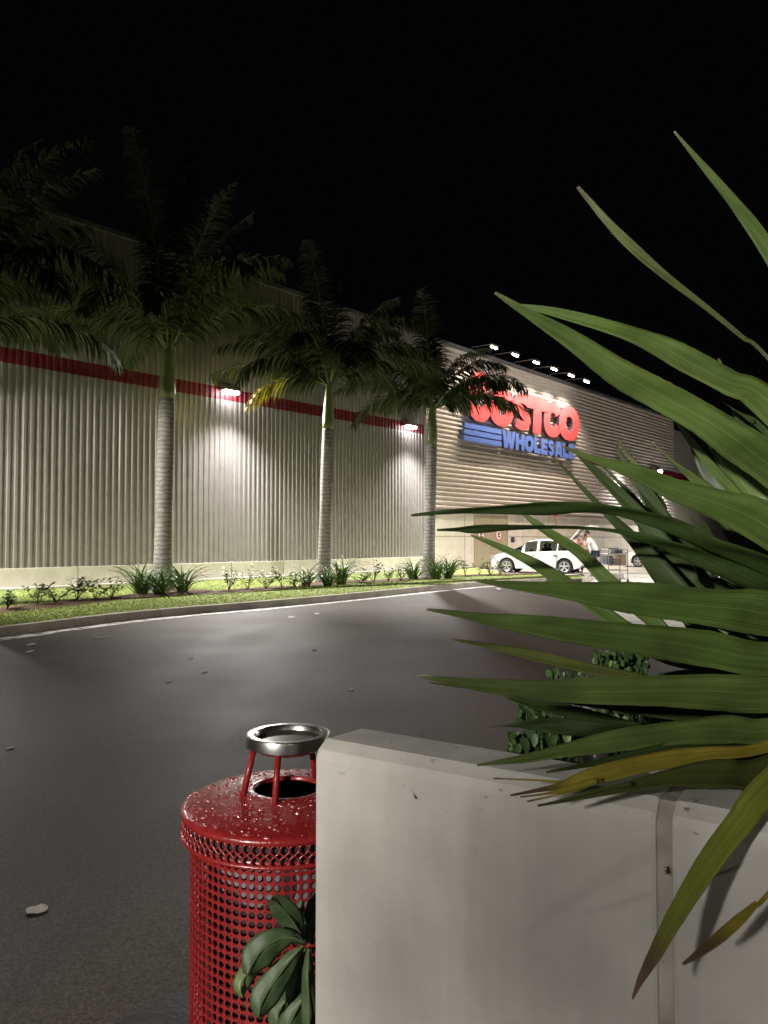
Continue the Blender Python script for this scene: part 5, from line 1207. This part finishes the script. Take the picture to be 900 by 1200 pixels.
mb = MB(); mb.lathe((0, 0, 0), [(.270, zt_ - .004), (.276, zt_), (.276, zt_ + .012), (.270, zt_ + .014)], 72); mb.build('top_ring', 'red_coat', tc_, smooth=True)
# liner and dark inner bucket
mb = MB(); seg = 72
def liner_ring(z, r0, seed): return [(((r0 + .008 * noise.noise(Vector((math.cos(2 * PI * k / seg) * 4, math.sin(2 * PI * k / seg) * 4, z * 9 + seed)))) * math.cos(2 * PI * k / seg)), ((r0 + .008 * noise.noise(Vector((math.cos(2 * PI * k / seg) * 4, math.sin(2 * PI * k / seg) * 4, z * 9 + seed)))) * math.sin(2 * PI * k / seg)), z + (.006 * noise.noise(Vector((k * .35, seed, 0))) if z < .6 else 0)) for k in range(seg)]
zz_ = [zt_ + .02, zt_ - .03, zt_ - .06, zt_ - .10, zt_ - .118]; vs = []
for q, z in enumerate(zz_): vs += liner_ring(z, .240 - .002 * q, 2)
mb.add(vs, [(i * seg + k, i * seg + (k + 1) % seg, (i + 1) * seg + (k + 1) % seg, (i + 1) * seg + k) for i in range(len(zz_) - 1) for k in range(seg)]); mb.build('bin_liner', 'liner', tc_, smooth=True)
mb = MB(); mb.lathe((0, 0, 0), [(.236, zt_ + .01), (.232, .10), (.01, .10)], 48); mb.build('inner_bucket', 'inside', tc_, smooth=True)
# loose bag corner visible through the opening
mb = MB(); mb.sphere((.055, .06, zo - .045), .06, 12, 0, (1.1, .9, .35)); mb.v = [(x, y, z + .01 * noise.noise(Vector((x * 60, y * 60, 0)))) for x, y, z in mb.v]
ob = mb.build('waste_bag', 'liner', None, smooth=True); ob.location = RC; tag(ob, 'grey plastic bag seen inside the round opening of the red bin', 'bag')
# legs of the ashtray
ztray = pt(337, 866, 2.15).z
mb_legs = []
for (bx_, by_), (tx2, ty2) in (((283.5, 925), (291, 876)), ((318.5, 946), (326, 888)), ((350.5, 913), (351, 890))):
    pass
for k, ang in enumerate((205, 262, 55)):
    a = math.radians(ang); rb_, rt_ = .128 if k != 2 else .12, .098
    mb = MB(); mb.tube([(rb_ * math.cos(a), rb_ * math.sin(a), zo + .018), (rt_ * math.cos(a), rt_ * math.sin(a), ztray - .02)], .0088, 12); mb.build('tray_leg', 'red_coat', tc_, smooth=True)
# tray
mb = MB(); prof = [(.0, ztray - .030), (.080, ztray - .030), (.088, ztray - .012), (.112, ztray - .012), (.1175, ztray - .012), (.1175, ztray + .014), (.1165, ztray + .0165), (.114, ztray + .0175), (.096, ztray + .0175), (.092, ztray + .012), (.088, ztray - .006), (.0, ztray - .008)]
mb.lathe((0, 0, 0), [(max(r, .0005), z) for r, z in prof], 72); tray = mb.build('ashtray', 'steel', tc_, smooth=True)
es = tray.modifiers.new('es', 'EDGE_SPLIT'); es.split_angle = math.radians(35)
mb = MB(); mb.lathe((0, 0, 0), [(.0005, ztray + .003), (.0905, ztray + .003)], 48); mb.build('dish_water', 'dish', tray)
# water drops on lid and tray
mb = MB(); rng = random.Random(5)
def lidz(r):
    for (a, za), (b_, zb_) in zip(prof_l[:-1], prof_l[1:]):
        if a <= r <= b_: return za + (zb_ - za) * (r - a) / (b_ - a)
    return zo
prof_l = [(.0985, zo + .032), (.11, zo + .028), (.20, zo + .014), (.275, zo - .002), (.288, zo - .008)]
for k in range(850):
    r = math.sqrt(rng.uniform(.102 ** 2, .284 ** 2)); a = rng.uniform(0, 2 * PI); s_ = rng.choice((.0014, .0018, .0022, .0028, .0036, .0050)) * rng.uniform(.7, 1.3)
    x, y = r * math.cos(a), r * math.sin(a); z = lidz(r)
    mb.sphere((x, y, z), s_, 8, 0, (rng.uniform(.8, 1.7), rng.uniform(.7, 1.3), .62))
for k in range(90):
    a = rng.uniform(0, 2 * PI); r = rng.uniform(.098, .116); mb.sphere((r * math.cos(a), r * math.sin(a), ztray + .017), rng.uniform(.0015, .003), 6, 1, (1, 1, .6))
o = mb.build('water_drops', ['drop', 'steel'], tc_, smooth=True); o['kind'] = 'stuff'

# ------------------------------------------------------------------ broad leaved sprig between bin and wall
SB = pt(362, 1107, 1.62)
sp_root = empty('broadleaf_sprig', Vector((SB.x + .03, SB.y + .02, 0)), 'glossy broad leaved sprig growing between the red bin and the planter', 'plant')
def broad(P, W_, Y, m, seed, depth_tip=None):
    """P: pixel midrib from base to tip; W_: half widths px"""
    C = catmull([(x, y, w) for (x, y), w in zip(P, W_)], 5); n = len(C); vs = []; uvs = []
    for i, (x, y, w) in enumerate(C):
        k = i / (n - 1); Yk = Y + ((depth_tip or Y) - Y) * k; c = pt(x, y, Yk)
        x2, y2, _ = C[min(i + 1, n - 1)]; x1, y1, _ = C[max(i - 1, 0)]; tx_, ty_ = x2 - x1, y2 - y1; l = math.hypot(tx_, ty_) or 1; nx, ny = -ty_ / l, tx_ / l
        for u in (-1, -.75, -.4, 0, .4, .75, 1):
            q = pt(x + nx * w * u, y + ny * w * u, Yk + .012 * abs(u) + .002 * math.sin(i * .8 + seed + u * 2)); vs.append(q); uvs.append(((u + 1) / 2, k))
    mb = MB(); mb.v = [tuple(v) for v in vs]; mb.f = [(i * 7 + k, i * 7 + k + 1, (i + 1) * 7 + k + 1, (i + 1) * 7 + k) for i in range(n - 1) for k in range(6)]; mb.m = [0] * len(mb.f)
    o = mb.build('leaf', m, sp_root, smooth=True, origin=Vector((SB.x + .03, SB.y + .02, 0))); s_ = o.modifiers.new('t', 'SOLIDIFY'); s_.thickness = .001
    r = MB(); r.tube([pt(C[i][0], C[i][1], Y + ((depth_tip or Y) - Y) * i / (n - 1) - .0015) for i in range(n)], [.0016 * (1 - .7 * i / n) + .0003 for i in range(n)], 5); r.build('midrib', 'sprig_pale', o, origin=Vector((SB.x + .03, SB.y + .02, 0)))
broad([(357,1100),(350,1090),(340,1075),(326,1060),(317,1054)], [2,9,15,13,5], 1.60, 'sprig', 1, 1.56)
broad([(356,1105),(340,1098),(318,1105),(300,1122),(290,1143)], [2,9,17,18,6], 1.58, 'sprig', 2, 1.53)
broad([(355,1108),(338,1128),(322,1150),(308,1172),(303,1192)], [2,11,16,16,5], 1.57, 'sprig', 3, 1.54)
broad([(315,1118),(300,1130),(287,1145),(282,1158),(284,1169)], [3,9,11,9,2], 1.62, 'sprig_pale', 4, 1.60)
broad([(362,1112),(361,1140),(362,1170),(363,1205)], [3,7,9,9], 1.57, 'sprig', 5, 1.55)
broad([(358,1112),(350,1135),(345,1165),(350,1190)], [3,8,14,4], 1.63, 'sprig', 6, 1.63)
broad([(362,1105),(364,1085),(368,1062),(372,1045)], [3,8,9,3], 1.64, 'sprig', 7, 1.66)
broad([(350,1160),(336,1172),(326,1190),(330,1215)], [3,8,12,10], 1.65, 'sprig', 8, 1.62)
broad([(364,1160),(352,1176),(340,1200),(330,1230)], [3,10,15,12], 1.60, 'sprig', 9, 1.58)
broad([(358,1096),(352,1080),(350,1068),(354,1056)], [2,6,8,3], 1.66, 'sprig', 10, 1.66)
mb = MB(); mb.tube([Vector((SB.x + .03, SB.y + .02, 0)), pt(372, 1190, 1.63), pt(364, 1140, 1.63), SB], [.006, .005, .004, .003], 6); mb.build('stem', 'stem', sp_root, origin=Vector((SB.x + .03, SB.y + .02, 0)))

# ------------------------------------------------------------------ small things on the road and wall
def flake(px, py, wpx, hpx, m, label, cat='leaf', name='fallen_leaf', z=.012, seed=0, grp=None):
    c = gp(px, py, z); k = c.y / FPX; a = wpx * k / 2; b_ = hpx * k / 2 / max(.08, (EYE) / math.hypot(c.x, c.y)); K = 12; mb = MB()
    rng = random.Random(seed)
    vs = [Vector((a * math.cos(2 * PI * j / K) * (1 + .15 * rng.uniform(-1, 1)), b_ * math.sin(2 * PI * j / K) * (1 + .2 * rng.uniform(-1, 1)), .0015 * math.sin(4 * PI * j / K))) for j in range(K)]
    vs[0].x *= 1.25
    mb.add([c + v for v in vs] + [c + v * .98 - Vector((0, 0, .0012)) for v in vs] + [c + Vector((0, 0, .0022)), c - Vector((0, 0, .0012))], [(j, (j + 1) % K, 2 * K) for j in range(K)] + [(K + (j + 1) % K, K + j, 2 * K + 1) for j in range(K)] + [(j, K + j, K + (j + 1) % K, (j + 1) % K) for j in range(K)])
    o = mb.build(name, m, origin=c, smooth=False); tag(o, label, cat, grp)
flake(43, 1065, 23, 10, 'dry', 'pale dry leaf lying alone on the dark asphalt left of the bin', seed=1)
for i, (px, py, w, h, m, lab) in enumerate([(117, 747, 16, 3, 'brown_bit', 'brown leaf scrap on the road near the kerb at left'), (36, 755, 8, 2.5, 'litter', 'white scrap on the road at far left near the kerb'), (35, 763, 7, 2.5, 'litter', 'pale scrap just below the far left white one'), (341, 723, 8, 2, 'litter', 'bright white paper scrap on the road below the middle palm'), (371, 719, 6, 2, 'litter', 'faint pale scrap right of the bright white one'), (240, 787, 5, 2.5, 'litter', 'tiny pale scrap in mid road above the bin'), (198, 798, 6, 2.5, 'litter', 'tiny pale scrap in mid road left of the other'), (224, 771, 4, 2, 'litter', 'tiny pale speck in mid road nearer the kerb'), (368, 761, 5, 2.5, 'brown_bit', 'dark leaf scrap in mid road'), (482, 729, 4, 2, 'brown_bit', 'dark speck on the lit part of the road'), (495, 792, 16, 2.5, 'litter', 'flat pale scrap under the tip of a big leaf'), (411, 808, 5, 2.5, 'litter', 'pale speck in mid road above the planter corner'), (584, 690, 4, 2, 'litter', 'tiny white scrap near the end of the grass strip'), (690, 751, 5, 2.5, 'litter', 'white speck seen between two big leaves'), (12, 876, 7, 3, 'litter', 'pale speck at the left edge of the dark road')]):
    flake(px, py, w, h, m, lab, 'litter', 'road_litter', seed=10 + i, grp='scraps of litter on the road')
# dead leaf scrap and insect on the wall face
s_, z_ = s_at(487, 932); q = PW(s_, .003, z_); mb = MB(); mb.add([q + wd_ * -.008 + Vector((0, 0, .008)), q + wd_ * -.001 + Vector((0, 0, .002)) + wn * .003, q + wd_ * .006 + Vector((0, 0, -.004)), q + wd_ * .001 + Vector((0, 0, -.005))], [(0, 1, 2, 3)]); o = mb.build('leaf_scrap', 'brown_bit', origin=q); tag(o, 'tiny dark leaf scrap stuck to the planter wall face', 'leaf')
s_, z_ = s_at(783.5, 1020, -.006); q = PW(s_, -.003, z_); mb = MB(); mb.sphere(q, .003, 8, 0, (1, .8, 1.4)); mb.sphere(q + Vector((0, 0, .005)), .0018, 8)
for k in range(3):
    for sg_ in (-1, 1): mb.tube([q + Vector((0, 0, -.003 + .003 * k)), q + wd_ * sg_ * .006 + wn * .001 + Vector((0, 0, -.005 + .005 * k))], .0004, 4)
o = mb.build('beetle', 'black', origin=q); tag(o, 'tiny dark beetle sitting in the planter wall joint', 'insect')
# wet gutter strip at the bin foot
M['wet'] = mat('wet_dark_gravel', (0.010, 0.0095, 0.009), 0.5, 0, 0.4, 40, 0.15, 60, spec=0.2)
pw_ = [gp(128, 1206), gp(172, 1184), gp(228, 1160), gp(300, 1120), gp(420, 1100), gp(500, 1200), gp(420, 1500), gp(40, 1600), gp(60, 1240)]
fine = []
for k_, (a_, b_) in enumerate(zip(pw_, pw_[1:] + pw_[:1])):
    for q_ in range(14):
        p_ = a_.lerp(b_, q_ / 14); w_ = .05 * noise.noise(Vector((p_.x * 9, p_.y * 9, 1))) + .025 * noise.noise(Vector((p_.x * 31, p_.y * 31, 2))); fine.append(p_ + Vector((w_, w_ * .8, 0)))
pw_ = fine
mb = MB(); mb.add([(p.x, p.y, .010) for p in pw_], [tuple(range(len(pw_)))]); tag(mb.build('wet_verge', 'wet'), kind='structure')

# ------------------------------------------------------------------ parking lot lamps outside the frame, one an added fill lamp (full cut-off heads)
def lot_lamp(x, y, h, power, dx, label, size=.22, color=(1.0, .93, .84), aim=None, ang=168):
    lp = empty('parking_lamp', (x + dx, y, 0), label, 'street lamp', 'parking lot lamp posts')
    o = Vector((x + dx, y, 0))
    mb = MB(); mb.tube([(x + dx, y, 0), (x + dx, y, h * .5), (x + dx, y, h + .15)], [.09, .08, .06], 12); mb.tube([(x + dx, y, h + .1), (x + dx * .3, y, h + .2)], .03, 8); mb.build('pole', 'housing', lp, origin=o)
    mb = MB(); mb.box((x, y, h + .16), (.7, .4, .12)); mb.build('lamp_head', 'housing', lp, origin=o, bevel=.02)
    mb = MB(); mb.box((x, y, h + .085), (.5, .3, .02)); mb.build('lens', 'lens_lot', lp, origin=o)
    c = Vector((x, y, h - .03)); spot('lot_light', c, aim if aim else c - Vector((0, 0, 1)), power, ang, .25 if ang > 150 else .7, color, size, lp)
lot_lamp(-6.0, -6.5, 3.95, 8200, -.9, 'parking lot lamp post standing behind the viewer', aim=Vector((.45, 1.2, 1.12)), ang=36)
lot_lamp(4.5, -13.0, 5.6, 650, .9, 'far parking lot lamp post standing behind the viewer to the right', aim=Vector((.45, 1.2, 1.25)), ang=30)  # added fill, lifts the shadows on planter and leaves
lot_lamp(-11.8, 12.6, 6.2, 5000, -.9, 'parking lot lamp post beyond the left edge of the view', aim=Vector((-6.5, 19, 0)), ang=100)
lot_lamp(17.5, 25.0, 6.2, 12000, .9, 'parking lot lamp post at the right, behind the big leaves', color=(1.0, .93, .84))
# unseen tree added before the lamp: its crown throws soft dapple on the planter
s_, z_ = s_at(800, 1130); tgt = PW(s_, 0, z_); cc = Vector((-6, -6.5, 3.9)).lerp(tgt, .36)
shade_rt = empty('young_tree', (cc.x, cc.y, 0), 'slim young tree standing behind the viewer near the lamp post', 'tree')
mb = MB(); mb.tube([(cc.x, cc.y, 0), (cc.x + .03, cc.y, 1.4), (cc.x, cc.y, cc.z + .1)], [.03, .024, .012], 8); mb.build('trunk', 'stem', shade_rt, origin=Vector((cc.x, cc.y, 0)))
mb = MB(); rng = random.Random(33)
for k in range(260):
    while True:
        u = Vector((rng.uniform(-1, 1), rng.uniform(-1, 1), rng.uniform(-1, 1)))
        if u.length < 1: break
    q = cc + Vector((u.x * .27, u.y * .27, u.z * .2 - .05)); n_ = Vector((rng.uniform(-1, 1), rng.uniform(-1, 1), rng.uniform(-1, 1))).normalized(); a = n_.orthogonal().normalized() * rng.uniform(.025, .045); b_ = n_.cross(a) * .55
    mb.add([q - a, q + b_, q + a, q - b_], [(0, 1, 2, 3)])
mb.build('crown', 'shrub', shade_rt, origin=Vector((cc.x, cc.y, 0)))

# ------------------------------------------------------------------ world, camera, render settings
w = bpy.data.worlds.new('World'); S.world = w; w.use_nodes = True; nt = w.node_tree; bg = nt.nodes['Background']
sky = nt.nodes.new('ShaderNodeTexSky'); sky.sky_type = 'NISHITA'; sky.sun_disc = False; sky.sun_elevation = math.radians(-4); sky.sun_rotation = math.radians(200)
mxs = nt.nodes.new('ShaderNodeMix'); mxs.data_type = 'RGBA'; mxs.blend_type = 'ADD'; mxs.inputs['Factor'].default_value = 1; mxs.inputs[7].default_value = (0.0009, 0.0010, 0.0013, 1)
sc2 = nt.nodes.new('ShaderNodeMix'); sc2.data_type = 'RGBA'; sc2.blend_type = 'MULTIPLY'; sc2.inputs['Factor'].default_value = 1; sc2.inputs[7].default_value = (.002, .002, .002, 1)
nt.links.new(sky.outputs[0], sc2.inputs[6]); nt.links.new(sc2.outputs[2], mxs.inputs[6]); nt.links.new(mxs.outputs[2], bg.inputs['Color']); bg.inputs['Strength'].default_value = 1.0
cd = bpy.data.cameras.new('camera'); cam = bpy.data.objects.new('camera', cd); COL.objects.link(cam); S.camera = cam
cd.sensor_fit = 'HORIZONTAL'; cd.sensor_width = 36; cd.lens = FPX / 900 * 36; cd.clip_start = .05; cd.clip_end = 1200
cam.location = (0, 0, EYE); cam.rotation_euler = (PI / 2 + PITCH, 0, 0)
S.view_settings.view_transform = 'Standard'; S.view_settings.look = 'None'; S.view_settings.exposure = 0; S.view_settings.gamma = 1
S.render.resolution_x = 768; S.render.resolution_y = 1024
S.cycles.use_denoising = True; S.cycles.max_bounces = 6; S.cycles.diffuse_bounces = 3; S.cycles.glossy_bounces = 3; S.cycles.transparent_max_bounces = 8
S.cycles.sample_clamp_indirect = 3.0; S.cycles.sample_clamp_direct = 0
